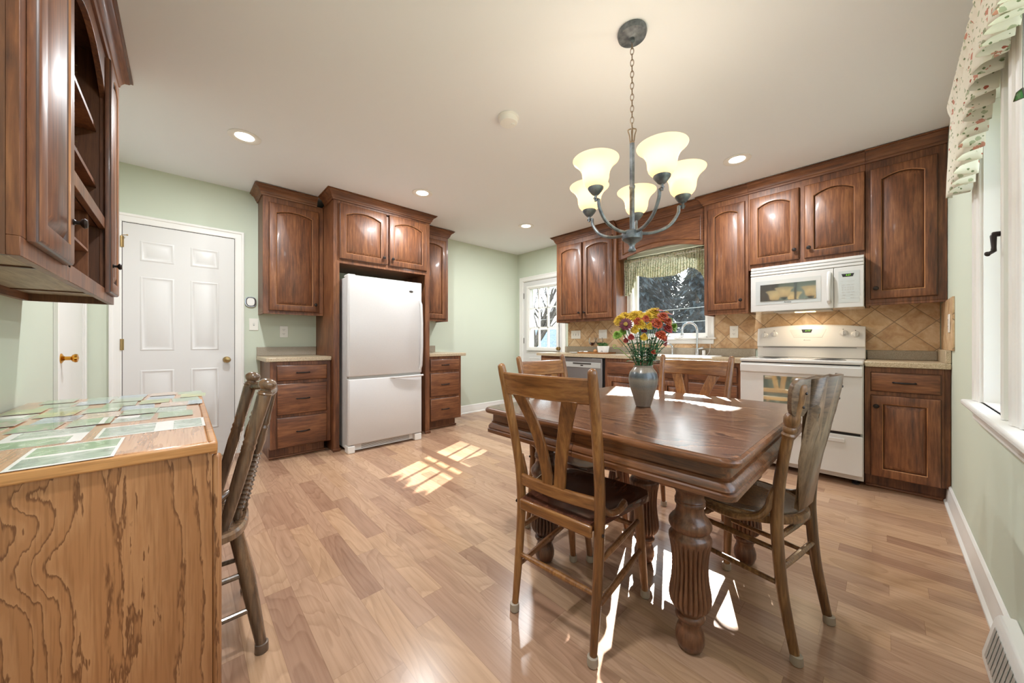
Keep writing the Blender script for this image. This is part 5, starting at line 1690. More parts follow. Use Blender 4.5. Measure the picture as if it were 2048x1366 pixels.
def leaf(mb, a, d, L, w, m=0):
    d = d.normalized(); s = d.cross(UP)
    if s.length < 0.1: s = Vector((1, 0, 0))
    s.normalize(); nn = s.cross(d)
    pts = []
    prof = [(0, 0.02), (0.2, 0.7), (0.4, 1.0), (0.6, 0.75), (0.8, 0.55), (1.0, 0.03)]
    o = len(mb.v)
    for q, ww in prof:
        cc = a + d * (L * q) - UP * (L * 0.35 * q * q)
        mb.v += [cc + s * (w * ww) + nn * (w * 0.25 * ww), cc, cc - s * (w * ww) + nn * (w * 0.25 * ww)]
    for k in range(len(prof) - 1):
        for j in (0, 1):
            i = o + k * 3 + j
            mb.f.append([i, i + 1, i + 4, i + 3]); mb.mi.append(m)


# (sideways, up above the table, toward the far side, kind, radius, label)
BL = [
    (-0.108, 0.407, 0.00, 'y', 0.038, 'yellow mum low on the window-door side of the bouquet, above the maroon daisy'),
    (-0.078, 0.421, 0.03, 'y', 0.042, 'yellow mum, second along the top of the bouquet'),
    (-0.044, 0.424, -0.01, 'y', 0.044, 'yellow mum, third along the top of the bouquet'),
    (-0.012, 0.428, 0.03, 'y', 0.044, 'yellow mum, fourth along the top of the bouquet'),
    (0.020, 0.420, 0.00, 'y', 0.042, 'yellow mum, fifth along the top, behind an orange flower'),
    (0.056, 0.440, 0.02, 'y', 0.042, 'tallest yellow mum, just below the rust daisies'),
    (0.108, 0.412, 0.03, 'y', 0.036, 'yellow mum at the stove side of the bouquet beside the green button mums'),
    (-0.034, 0.386, -0.05, 'y', 0.034, 'yellow mum in front, beside the maroon daisy'),
    (-0.058, 0.360, -0.05, 'y', 0.024, 'small half-open yellow mum under the maroon daisy'),
    (0.004, 0.376, -0.06, 'y', 0.020, 'small spiky yellow mum next to the orange cluster'),
    (-0.024, 0.326, -0.07, 'y', 0.020, 'lone small yellow button flower low in front'),
    (-0.101, 0.390, -0.055, 'w', 0.034, 'dark maroon daisy at the edge of the bouquet facing out'),
    (-0.013, 0.362, -0.045, 'w', 0.018, 'narrow magenta flower in the middle of the bouquet'),
    (-0.046, 0.400, -0.055, 'o', 0.024, 'orange daisy among the yellow mums'),
    (-0.008, 0.412, -0.05, 'o', 0.022, 'orange daisy tucked under the fourth yellow mum'),
    (0.038, 0.390, -0.06, 'o', 0.036, 'large red-orange mum at the front of the bouquet'),
    (0.070, 0.420, -0.05, 'o', 0.034, 'red-orange mum under the tallest yellow mum'),
    (0.092, 0.398, -0.05, 'o', 0.028, 'red-orange mum beside the green button mums'),
    (0.054, 0.336, -0.07, 'o', 0.032, 'red-orange mum standing low at the front'),
    (0.094, 0.366, -0.05, 'r', 0.028, 'red mum below the green button mums'),
    (0.074, 0.463, 0.02, 'u', 0.036, 'rust daisy at the very top of the bouquet'),
    (0.126, 0.447, 0.03, 'u', 0.032, 'rust daisy sticking out at the top toward the faucet'),
    (0.110, 0.428, 0.03, 'u', 0.018, 'small rust bud under the two rust daisies'),
    (0.116, 0.398, 0.00, 'g', 0.028, 'green button mum, upper of the two by the faucet'),
    (0.136, 0.372, 0.00, 'g', 0.028, 'green button mum, lower of the two by the faucet'),
    (-0.128, 0.336, -0.02, 'l', 0.026, 'curled lime green bloom hanging out toward the back door'),
    (-0.100, 0.352, -0.01, 'l', 0.022, 'lime green bloom above the curled one'),
    (-0.074, 0.328, -0.05, 'r', 0.019, 'small red flower low on the back-door side'),
    (-0.088, 0.312, -0.02, 'r', 0.015, 'red bud lowest on the back-door side'),
    (0.080, 0.318, -0.05, 'r', 0.015, 'red bud under the low red-orange mum'),
    (0.094, 0.294, -0.02, 'r', 0.013, 'dark red bud lowest on the stove side'),
    (0.026, 0.258, -0.055, 'o', 0.013, 'tiny orange bud deep among the stems'),
]
MATK = {'y': 'f_yellow', 'o': 'f_orange', 'u': 'f_rust', 'w': 'f_wine', 'g': 'f_green', 'l': 'f_green', 'r': 'f_red'}
for i, (u, w, dd, k, r, lab) in enumerate(BL):
    c = Vector((VX, VY, TZ)) + RGT * u + UP * w + AWY * dd
    ang = math.atan2(dd, u)
    rr0 = 0.022 + 0.010 * random.random()
    root = Vector((VX, VY, TZ + 0.10)) + (RGT * math.cos(ang) + AWY * math.sin(ang)) * (-0.012)
    neck = Vector((VX, VY, TZ + 0.192)) + (RGT * u + AWY * dd).normalized() * min(0.030, 0.012 + 0.16 * math.hypot(u, dd)) + Vector((random.uniform(-.006, .006), random.uniform(-.006, .006), 0))
    mid = neck.lerp(c, 0.55) - (RGT * u + AWY * dd) * 0.06
    t = thing('cut_flower', tuple(root), lab, 'flower', 'cut flowers in the stoneware vase')
    pts = spl([root, neck, mid, c - UP * 0.006], 5)
    obj('stem', MB().tube(pts, 0.0019, 6), 'stem', t)
    nrm = (UP * 0.75 + RGT * u * 4.0 + AWY * dd * 3 - AWY * 0.50)
    if k == 'w' and r > 0.03: nrm = -AWY * 1.0 - RGT * 0.5 + UP * 0.15
    if k == 'u': nrm = UP * 1.0 - AWY * 0.15 + RGT * u
    mb = MB()
    if k in 'y':
        bloom_mesh(mb, c, nrm, r, 6, 0, n0=22, cup=0.75, wid=0.16)
    elif k in 'or':
        bloom_mesh(mb, c, nrm, r, 5, 0, n0=14, cup=0.8, wid=0.24)
    elif k in 'uw':
        bloom_mesh(mb, c, nrm, r, 2, 0, n0=18, cup=0.16, wid=0.20)
    else:
        bloom_mesh(mb, c, nrm, r, 6, 0, n0=14, cup=1.0, wid=0.30)
    bl = obj('bloom', mb, MATK[k], t, angle=80)
    if k in 'uw' and r > 0.02:
        obj('flower_eye', MB().lathe([(r * 0.30, 0), (r * 0.26, r * 0.14), (r * 0.05, r * 0.2)], c + nrm.normalized() * 0.004, nrm, 12), 'f_eye', bl)
    if r > 0.0:
        mb = MB()
        for q in (0.1, 0.22, 0.34, 0.48, 0.62):
            j = 5 + int(10 * q)
            p = pts[min(j, len(pts) - 2)]
            a = random.uniform(0, 2 * PI)
            dv = RGT * math.cos(a) + AWY * math.sin(a) + UP * 0.5
            leaf(mb, p, dv, random.uniform(0.035, 0.065), random.uniform(0.008, 0.014))
        if len(mb.v): obj('leaves', mb, 'leaf', t)
# trailing tendril and hanging leaf
t = thing('curled_tendril', (VX, VY, TZ + 0.18), 'pale curling tendril reaching out of the bouquet toward the back door', 'tendril', 'cut flowers in the stoneware vase')
e = Vector((VX, VY, TZ)) - RGT * 0.135 + UP * 0.287
cur = [Vector((VX, VY, TZ + 0.11)), Vector((VX, VY, TZ + 0.185)) - RGT * 0.022, Vector((VX, VY, TZ + 0.235)) - RGT * 0.07, Vector((VX, VY, TZ + 0.275)) - RGT * 0.115]
for k in range(7):
    a = -0.4 + k * 0.85
    cur.append(e + (-RGT * math.sin(a + 0.4) + UP * -math.cos(a + 0.4)) * (0.010 - 0.0008 * k))
obj('stem', MB().tube(spl(cur, 4), 0.0016, 6), 'f_green', t)
t = thing('hanging_leaf', (VX, VY, TZ + 0.18), 'long green leaf drooping over the vase rim toward the stove', 'leaf', 'cut flowers in the stoneware vase')
mb = MB().tube([Vector((VX, VY, TZ + 0.12)), Vector((VX, VY, TZ + 0.20)) + RGT * 0.03 - AWY * 0.02, Vector((VX, VY, TZ + 0.205)) + RGT * 0.045 - AWY * 0.024], 0.0016, 6)
obj('stem', mb, 'stem', t)
mb = MB(); leaf(mb, Vector((VX, VY, TZ + 0.205)) + RGT * 0.045 - AWY * 0.024, RGT * 0.5 - UP * 0.9 - AWY * 0.15, 0.055, 0.006)
obj('blade', mb, 'leaf', t)

# ---------------------------------------------------------------- pendant chandelier
PXc, PYc = 1.525, 0.808
PC = Vector((PXc, PYc, 0))
t = thing('chandelier', (PXc, PYc, 2.5), 'five-arm pewter chandelier with frosted bell shades over the dining table', 'chandelier')
obj('canopy', MB().lathe([(0.064, 0), (0.066, -0.012), (0.062, -0.026), (0.020, -0.030), (0.012, -0.034), (0.012, -0.048), (0.006, -0.056)], (PXc, PYc, 2.4992), n=36), 'pewter', t)
zt, zb = 2.446, 2.045
nl = 15
step = (zt - zb) / nl
for k in range(nl):
    zc = zt - step * (k + 0.5)
    a = PI / 2 * (k % 2) + 0.35
    e1 = Vector((math.cos(a), math.sin(a), 0))
    pts = []
    for j in range(14):
        th = 2 * PI * j / 14
        pts.append(Vector((PXc, PYc, zc)) + e1 * (0.0075 * math.cos(th)) + UP * ((step * 0.5 + 0.0035) * math.sin(th)))
    obj('chain_link', MB().tube(pts, 0.0017, 6, closed=True), 'antq', t)
mb = MB()
for a in range(4):
    e1 = Vector((math.cos(a * PI / 2 + 0.6), math.sin(a * PI / 2 + 0.6), 0))
    mb.tube(spl([PC + UP * 2.046 + e1 * 0.004, PC + UP * 2.040 + e1 * 0.018, PC + UP * 2.015 + e1 * 0.012, PC + UP * 1.985 + e1 * 0.009], 4), 0.0028, 6)
mb.lathe([(0.010, 0), (0.012, 0.006), (0.010, 0.012)], (PXc, PYc, 1.974), n=12)
obj('loop_cage', mb, 'antq', t)
mb = MB().lathe([(0.0125, 1.56), (0.0125, 1.976)], (PXc, PYc, 0), n=6).lathe([(0.0125, 1.765), (0.0155, 1.770), (0.0155, 1.776), (0.0125, 1.781)], (PXc, PYc, 0), n=6)
obj('rod', mb, 'pewter', t)
obj('hub', MB().lathe([(0.004, 1.470), (0.016, 1.474), (0.018, 1.480), (0.013, 1.488), (0.012, 1.500), (0.018, 1.512), (0.036, 1.523), (0.044, 1.530), (0.046, 1.540), (0.046, 1.562), (0.040, 1.568), (0.012, 1.572)], (PXc, PYc, 0), n=32), 'pewter', t)
tc = -AWY
for k in range(5):
    th = math.radians(11.5 + 72 * k)
    e1 = tc * math.cos(th) + RGT * math.sin(th)
    R0 = 0.225
    pts = spl([PC + e1 * 0.03 + UP * 1.556, PC + e1 * 0.10 + UP * 1.560, PC + e1 * 0.165 + UP * 1.588, PC + e1 * 0.203 + UP * 1.640, PC + e1 * 0.208 + UP * 1.676], 5)
    mb = MB().tube(pts, 0.0075, 8)
    mb.tube([PC + e1 * 0.206 + UP * 1.675, PC + e1 * 0.234 + UP * 1.675], 0.0065, 4)
    mb.tube([PC + e1 * R0 + UP * 1.664, PC + e1 * R0 + UP * 1.700], 0.006, 8)
    ar = obj('arm', mb, 'pewter', t)
    c = PC + e1 * R0
    obj('socket_cup', MB().lathe([(0.010, 1.690), (0.016, 1.694), (0.026, 1.706), (0.033, 1.716), (0.034, 1.722), (0.028, 1.724)], (c.x, c.y, 0), n=24), 'pewter', ar)
    prof = [(0.030, 1.7245), (0.042, 1.731), (0.051, 1.743), (0.056, 1.760), (0.057, 1.775), (0.060, 1.792), (0.070, 1.812), (0.085, 1.829), (0.096, 1.838), (0.098, 1.842), (0.095, 1.8425), (0.083, 1.833), (0.067, 1.815), (0.057, 1.793), (0.0535, 1.775), (0.052, 1.760), (0.048, 1.747), (0.040, 1.736), (0.028, 1.730)]
    obj('lamp_shade', MB().lathe(prof, (c.x, c.y, 0), n=40), 'shade', ar)
    obj('bulb', MB().lathe([(0.012, 1.733), (0.013, 1.745), (0.022, 1.765), (0.024, 1.778), (0.016, 1.795), (0.002, 1.80)], (c.x, c.y, 0), n=16), 'bulb', ar)
    pl = bpy.data.lights.new('bulb_light', 'POINT'); pl.energy = 1.25; pl.color = (1.0, 0.94, 0.87); pl.shadow_soft_size = 0.02
    po = bpy.data.objects.new('bulb_light', pl); COL.objects.link(po); po.location = (c.x, c.y, 1.815)

# ---------------------------------------------------------------- ceiling fixtures
CAN_E = 19.0
for (x, y, lab) in ((0.316, 3.095, 'recessed ceiling light above the white six-panel door'), (1.698, 3.085, 'recessed ceiling light in front of the refrigerator'), (3.128, 3.078, 'recessed ceiling light near the back door corner'), (3.207, 0.807, 'recessed ceiling light in front of the microwave'), (0.32, 0.81, 'recessed ceiling light above the camera side of the room')):
    t = thing('recessed_light', (x, y, 2.5), lab, 'ceiling light', 'recessed ceiling lights')
    obj('trim_ring', MB().lathe([(0.096, -0.0005), (0.096, -0.005), (0.088, -0.008), (0.062, -0.004), (0.056, -0.0012), (0.056, -0.0005)], (x, y, 2.5), n=48), 'white', t)
    obj('lens', MB().lathe([(0.0555, -0.0008), (0.0555, -0.0022), (0.001, -0.0026)], (x, y, 2.5), n=36), 'can', t)
    al = bpy.data.lights.new('can_light', 'AREA'); al.shape = 'DISK'; al.size = 0.11; al.energy = CAN_E; al.color = (0.95, 0.98, 1.0)
    ao = bpy.data.objects.new('can_light', al); COL.objects.link(ao); ao.location = (x, y, 2.488)
t = thing('smoke_detector', (1.527, 1.661, 2.5), 'round white smoke detector on the ceiling', 'smoke detector')
obj('base', MB().lathe([(0.066, -0.0005), (0.067, -0.008), (0.062, -0.012)], (1.527, 1.661, 2.5), n=36), 'white', t)
obj('body', MB().lathe([(0.060, -0.010), (0.061, -0.028), (0.054, -0.042), (0.030, -0.047), (0.001, -0.048)], (1.527, 1.661, 2.5), n=36), 'white', t)
obj('sensor_button', MB().lathe([(0.014, -0.046), (0.013, -0.054), (0.001, -0.056)], (1.548, 1.640, 2.5), n=16), 'white', t)


# ---------------------------------------------------------------- curtains
def valance_far():
    t = thing('window_valance', (3.99, 1.735, 2.06), 'leafy green gathered valance with scalloped hem over the sink window', 'curtain')
    hem = [(0.0, 1.62), (0.06, 1.612), (0.10, 1.66), (0.16, 1.79), (0.185, 1.842), (0.24, 1.826), (0.33, 1.80), (0.50, 1.787), (0.63, 1.787), (0.71, 1.803), (0.80, 1.85), (0.87, 1.83), (0.93, 1.775), (0.965, 1.70), (1.0, 1.66)]
    Ya, Yb = 2.212, 1.262
    def fn(u, v):
        y = Ya + (Yb - Ya) * u
        zt_, zh = 2.060, interp(hem, u)
        z = zt_ + (zh - zt_) * v
        amp = 0.004 + 0.010 * min(1, max(0, (v - 0.15) / 0.5))
        x = 3.985 + amp * math.sin(u * 2 * PI * 34 + 1.3 * math.sin(u * 21)) + 0.006 * math.sin(u * 47 + v * 3)
        if v < 0.13: x -= 0.012 * math.sin(PI * v / 0.13)
        x -= 0.03 * min(1, v) * (1 - abs(2 * u - 1))
        return (x, y + 0.003 * math.sin(u * 190 + v * 5), z)
    obj('fabric', MB().grid(fn, 340, 16), 'val_far', t, solid=0.0015)
    mb = MB().tube([(3.985, 2.216, 2.022), (3.985, 1.262, 2.022)], 0.006, 8)
    mb.tube([(3.985, 2.214, 2.022), (4.076, 2.214, 2.022)], 0.006, 8)
    obj('rod', mb, 'white', t)


valance_far()


def valance_near():
    t = thing('window_valance', (1.35, -0.21, 2.2), 'cream rosebud ruffled valance hanging at the side window', 'curtain')
    Xa, Xb = 2.645, 0.02
    hem = [(0.0, 1.735), (0.05, 1.725), (0.10, 1.76), (0.17, 1.84), (0.25, 1.93), (0.30, 1.965), (0.36, 1.955), (0.5, 1.90), (0.64, 1.955), (0.70, 1.965), (0.75, 1.93), (0.83, 1.84), (0.90, 1.76), (0.95, 1.725), (1.0, 1.735)]
    nw = 40
    def fn(u, v):
        x = Xa + (Xb - Xa) * u
        zh = interp(hem, u); zt_ = 2.215
        z = zt_ + (zh - zt_) * v
        ph = u * 2 * PI * nw + 0.9 * math.sin(u * 33)
        open_ = min(1, max(0, (v - 0.22) / 0.6))
        amp = 0.005 + 0.030 * open_
        y = -0.216 + 0.012 * v + amp * (0.9 * math.sin(ph) + 0.25 * math.sin(2 * ph + 1)) - 0.02 * open_
        if v < 0.22: y += 0.012 * math.sin(PI * v / 0.22)
        y = max(y, -0.272) if v > 0.3 else y
        return (x + 0.010 * open_ * math.cos(ph), y, z + 0.004 * math.sin(ph * 0.5) * v)
    obj('fabric', MB().grid(fn, 640, 18), 'val_near', t, solid=0.0018)
    def ret(u, v):
        return (Xa + 0.002 * math.sin(v * 9), -0.222 + (-0.284 + 0.222) * u, 2.20 + (1.78 - 2.20) * v)
    obj('return_flap', MB().grid(ret, 4, 8), 'val_near', t, solid=0.0018)
    mb = MB().tube([(Xa - 0.006, -0.222, 2.165), (Xb, -0.222, 2.165)], 0.007, 8).tube([(Xa - 0.006, -0.222, 2.165), (Xa - 0.006, YR - 0.0, 2.165)], 0.007, 8).tube([(Xb, -0.222, 2.165), (Xb, YR, 2.165)], 0.007, 8)
    obj('rod', mb, 'white', t)


valance_near()

# green glass suncatcher hanging in the side window
mb = MB().loops([[(1.793, -0.262, 1.765), (1.758, -0.262, 1.775), (1.698, -0.262, 1.758), (1.678, -0.262, 1.723), (1.738, -0.262, 1.745)], [(1.793, -0.258, 1.765), (1.758, -0.258, 1.775), (1.698, -0.258, 1.758), (1.678, -0.258, 1.723), (1.738, -0.258, 1.745)]])
t = thing('suncatcher', (1.728, -0.26, 1.723), 'green stained-glass leaf suncatcher hanging in the side window', 'suncatcher')
obj('leaf_glass', mb, 'stained', t)
obj('lead_edge', MB().tube([(1.793, -0.26, 1.765), (1.758, -0.26, 1.775), (1.698, -0.26, 1.758), (1.678, -0.26, 1.723), (1.738, -0.26, 1.745)], 0.0016, 6, closed=True), 'slot', t)
obj('hanging_thread', MB().tube([(1.698, -0.26, 1.758), (1.698, -0.262, 2.113)], 0.0006, 4), 'slot', t)


# ---------------------------------------------------------------- plates, sockets and small wall things
def wallplate(F, u, w, W, Hh, kind, label, cat, group=None):
    p = F.P(u, w, 0)
    t = thing('switch_plate' if kind != 'outlet' else 'outlet', tuple(p), label, cat, group)
    mb = MB(); fbox(F, u - W / 2, u + W / 2, w - Hh / 2, w + Hh / 2, 0.0005, 0.006, mb)
    obj('plate', mb, 'plate', t, bevel=0.0025)
    if kind == 'outlet':
        for dz in (0.021, -0.021):
            mb = MB(); fbox(F, u - 0.017, u + 0.017, w + dz - 0.014, w + dz + 0.014, 0.006, 0.0075, mb)
            so = obj('socket', mb, 'plate', t, bevel=0.004)
            mb = MB(); fbox(F, u - 0.0075, u - 0.0050, w + dz - 0.002, w + dz + 0.007, 0.0076, 0.0080, mb); fbox(F, u + 0.0050, u + 0.0075, w + dz - 0.002, w + dz + 0.007, 0.0076, 0.0080, mb); fbox(F, u - 0.002, u + 0.002, w + dz - 0.010, w + dz - 0.006, 0.0076, 0.0080, mb)
            obj('slots', mb, 'slot', so)
    elif kind.startswith('toggle'):
        n = int(kind[-1])
        for k in range(n):
            uu = u + (k - (n - 1) / 2) * 0.046
            obj('toggle', fbox(F, uu - 0.004, uu + 0.004, w - 0.004, w + 0.012, 0.006, 0.016, MB()), 'plate', t, bevel=0.002)
            obj('toggle_slot', fbox(F, uu - 0.006, uu + 0.006, w - 0.014, w + 0.014, 0.006, 0.0064, MB()), 'appl_grey', t)
    else:
        obj('rocker', fbox(F, u - 0.040, u - 0.008, w - 0.034, w + 0.034, 0.006, 0.009, MB()), 'plate', t, bevel=0.002)
        obj('rocker', fbox(F, u + 0.008, u + 0.040, w - 0.034, w + 0.034, 0.006, 0.009, MB()), 'plate', t, bevel=0.002)


F = FR_fridge(0, YF)
wallplate(F, 0.501, 1.221, 0.072, 0.116, 'toggle1', 'single white light switch beside the white six-panel door', 'light switch')
wallplate(F, 0.750, 1.154, 0.072, 0.116, 'outlet', 'white wall outlet above the short counter near the white door', 'outlet')
t = thing('wall_thermometer', (0.476, YF, 1.438), 'small oval silver thermometer dial on the wall by the white door', 'thermometer')


def oval(rx, rz, y0, y1, cx, cz, n=28, pw=2.6):
    def ring(s, y):
        P = []
        for k in range(n):
            a = 2 * PI * k / n
            P.append((cx + rx * s * abs(math.cos(a)) ** (2 / pw) * (1 if math.cos(a) >= 0 else -1), y, cz + rz * s * abs(math.sin(a)) ** (2 / pw) * (1 if math.sin(a) >= 0 else -1)))
        return P
    return MB().loops([ring(1, y0), ring(1, y1 + 0.003), ring(0.94, y1)])


obj('case', oval(0.045, 0.050, YF - 0.0005, YF - 0.018, 0.476, 1.438), 'chrome', t)
obj('rim_line', oval(0.040, 0.046, YF - 0.0181, YF - 0.0185, 0.476, 1.438), 'slot', t)
obj('face', oval(0.031, 0.038, YF - 0.0186, YF - 0.0205, 0.476, 1.438), 'cup', t)
F = FR_range(0, XR - 0.010)
wallplate(F, -3.010, 1.152, 0.162, 0.116, 'toggle3', 'three-toggle switch plate on the tile nearest the back door', 'light switch')
wallplate(F, -2.570, 1.153, 0.124, 0.116, 'rocker', 'double rocker switch plate on the tile above the wine glasses', 'light switch')
wallplate(F, -1.050, 1.152, 0.074, 0.120, 'outlet', 'white outlet on the tile between sink window and range', 'outlet')
F = Frame((0, YR + 0.010, 0), (-1, 0, 0), (0, 1, 0))
wallplate(F, -3.56, 1.17, 0.072, 0.118, 'outlet', 'white outlet on the tile return beside the side window', 'outlet')
single('tile_screw', MB().lathe([(0.006, 0), (0.006, 0.003), (0.002, 0.005)], (XR - 0.010, 2.44, 1.19), (-1, 0, 0), 12), 'slot', 'tiny dark screw head in the tile beside the rocker switch', 'screw', origin=True)

# baseboard register and door stop by the side window
t = thing('baseboard_register', (1.5, YR, 0), 'white metal baseboard register below the side window', 'vent')
def reg(x):
    return [(x, YR + 0.001, 0.0), (x, YR + 0.070, 0.0), (x, YR + 0.070, 0.025), (x, YR + 0.045, 0.150), (x, YR + 0.035, 0.165), (x, YR + 0.001, 0.165)]
obj('body', MB().loops([reg(1.10), reg(1.945)]), 'white', t, bevel=0.004)
mb = MB()
for k in range(26):
    x = 1.13 + k * 0.030
    mb.loops([[(x, YR + 0.0695, 0.036), (x + 0.020, YR + 0.0695, 0.036), (x + 0.020, YR + 0.0495, 0.138), (x, YR + 0.0495, 0.138)], [(x, YR + 0.0705, 0.036), (x + 0.020, YR + 0.0705, 0.036), (x + 0.020, YR + 0.0505, 0.138), (x, YR + 0.0505, 0.138)]])
obj('grille', mb, 'appl_grey', t)
t = thing('door_stop', (1.985, -0.225, 0), 'small metal peg on the floor at the end of the register', 'door stop')
obj('peg', MB().lathe([(0.008, 0), (0.008, 0.014), (0.006, 0.018)], (1.985, -0.246, 0.0005), n=14), 'appl_grey', t)
t = thing('floor_register', (2.75, YF, 0), 'small white wall register just past the far drawers', 'vent')
obj('body', MB().loops([[(x, YF - 0.029, 0.0), (x, YF - 0.075, 0.0), (x, YF - 0.070, 0.03), (x, YF - 0.040, 0.115), (x, YF - 0.029, 0.118)] for x in (2.62, 2.90)]), 'white', t, bevel=0.003)
mb = MB()
for k in range(11):
    mb.box(2.636 + k * 0.023, 2.648 + k * 0.023, YF - 0.072, YF - 0.066, 0.035, 0.05)
obj('slots', mb, 'appl_grey', t)

# ---------------------------------------------------------------- tray with wine things on the far counter
CZ = 0.9005
t = thing('serving_tray', (3.86, 2.54, CZ), 'low brown tray holding wine glasses and a potted plant on the far counter', 'tray')
mb = MB().box(3.74, 3.98, 2.335, 2.735, CZ + 0.0003, CZ + 0.012)
obj('base', mb, 'golden_y', t, bevel=0.003)
mb = MB().box(3.735, 3.745, 2.33, 2.74, CZ + 0.0003, CZ + 0.020).box(3.975, 3.985, 2.33, 2.74, CZ + 0.0003, CZ + 0.020).box(3.745, 3.975, 2.33, 2.34, CZ + 0.0003, CZ + 0.020).box(3.745, 3.975, 2.73, 2.74, CZ + 0.0003, CZ + 0.020)
obj('rim', mb, 'golden_y', t)


def glass(x, y, label):
    z = CZ + 0.0125
    t = thing('wine_glass', (x, y, z), label, 'wine glass', 'wine glasses on the tray')
    obj('foot', MB().lathe([(0.034, 0), (0.033, 0.002), (0.006, 0.006), (0.0035, 0.012), (0.0032, 0.075), (0.006, 0.085)], (x, y, z), n=24), 'wineglass', t)
    obj('bowl', MB().lathe([(0.006, 0.085), (0.024, 0.097), (0.040, 0.120), (0.046, 0.142), (0.043, 0.168), (0.036, 0.192), (0.035, 0.192), (0.042, 0.167), (0.0445, 0.142), (0.039, 0.121), (0.023, 0.099), (0.004, 0.088)], (x, y, z), n=28), 'wineglass', t)
    obj('wine', MB().lathe([(0.003, 0.089), (0.022, 0.100), (0.0375, 0.121), (0.0405, 0.128), (0.001, 0.128)], (x, y, z), n=24), 'wine', t)


glass(3.84, 2.585, 'red wine glass standing nearer the back door on the tray')
glass(3.90, 2.515, 'red wine glass half behind the potted plant on the tray')
t = thing('potted_plant', (3.83, 2.415, CZ + 0.0125), 'small clipped green plant in a white square pot on the tray', 'plant')
mb = MB().loops([[(3.83 - a, 2.415 - a, CZ + 0.0125 + z), (3.83 + a, 2.415 - a, CZ + 0.0125 + z), (3.83 + a, 2.415 + a, CZ + 0.0125 + z), (3.83 - a, 2.415 + a, CZ + 0.0125 + z)] for a, z in ((0.045, 0), (0.055, 0.085), (0.050, 0.085), (0.048, 0.07))])
pt = obj('pot', mb, 'cup', t, bevel=0.003)
pts = [(3.7815, 2.405 + 0.012 * math.cos(a), CZ + 0.026 + 0.012 * math.sin(a)) for a in [0.25 * k for k in range(14)]]
obj('pot_mark', MB().tube(pts, 0.0022, 6), 'slot', pt)
mb = MB()
for k in range(260):
    a = random.uniform(0, 2 * PI); e = random.uniform(0.05, 1.0)
    rr = 0.052 * math.sqrt(random.random())
    b = Vector((3.83 + rr * math.cos(a), 2.415 + rr * math.sin(a), CZ + 0.095))
    d = Vector((math.cos(a) * rr * 14, math.sin(a) * rr * 14, 1.0)) + Vector((random.uniform(-.4, .4), random.uniform(-.4, .4), 0))
    leaf(mb, b + d.normalized() * random.uniform(0.0, 0.035), d, 0.025, 0.0045)
obj('leaves', mb, 'plant', t)
single('saucer', MB().lathe([(0.03, 0), (0.05, 0.004), (0.065, 0.012), (0.062, 0.014), (0.03, 0.008), (0.001, 0.007)], (3.80, 2.84, CZ), n=28), 'cup', 'white saucer on the far counter beside the tray', 'saucer')
t = thing('napkin_roll', (3.85, 2.70, CZ), 'rolled cream napkin leaning on the tray edge', 'napkin')
obj('roll', MB().tube([(3.80, 2.752, CZ + 0.0145), (3.84, 2.762, CZ + 0.0145), (3.88, 2.770, CZ + 0.0145)], [0.013, 0.014, 0.013], 12), 'cup', t)
t = thing('seashell', (3.80, 2.515, CZ + 0.0125), 'small tan shell-shaped ornament on the tray between the wine glasses', 'ornament')
mb = MB().lathe([(0.004, 0), (0.018, 0.006), (0.026, 0.02), (0.022, 0.034), (0.012, 0.042), (0.002, 0.046)], (3.79, 2.505, CZ + 0.0125), n=20, flute=9, fl=(0.004, 0.04, 0.004))
obj('body', mb, 'oak_edge', t)
t = thing('votive_candle', (3.77, 2.63, CZ + 0.0125), 'short white candle block at the front of the tray', 'candle')
obj('wax', MB().box(3.755, 3.785, 2.61, 2.66, CZ + 0.0125, CZ + 0.032), 'cup', t, bevel=0.003)
single('paper_sheet', MB().box(3.60, 3.72, 1.95, 2.16, CZ + 0.0002, CZ + 0.0012), 'paper', 'white sheet of paper lying on the long counter in front of the sink', 'paper')

# ---------------------------------------------------------------- outside: trees, wires, shed, awning
def conifer(x, y, h, r, label):
    t = thing('evergreen_tree', (x, y, -0.8), label, 'tree', 'evergreens behind the house')
    obj('trunk', MB().lathe([(0.14, 0), (0.10, h * 0.5), (0.02, h * 0.95)], (x, y, -0.8), n=8), 'bark', t)
    mb = MB()
    for k in range(1700):
        q = random.random()
        z = -0.75 + h * (0.02 + 0.96 * q)
        rr = r * (1 - q ** 3) * random.uniform(0.3, 0.92)
        a = random.uniform(0, 2 * PI)
        c = Vector((x + rr * math.cos(a), y + rr * math.sin(a), z))
        d = Vector((math.cos(a), math.sin(a), random.uniform(-0.5, 0.3)))
        L = random.uniform(0.14, 0.30); s = d.cross(UP).normalized() * L * 0.32
        mb.add([c - d * L * 0.4, c + s, c + d * L * 0.7 - UP * 0.12, c - s], [(0, 1, 2, 3)])
    obj('foliage', mb, 'needle', t)


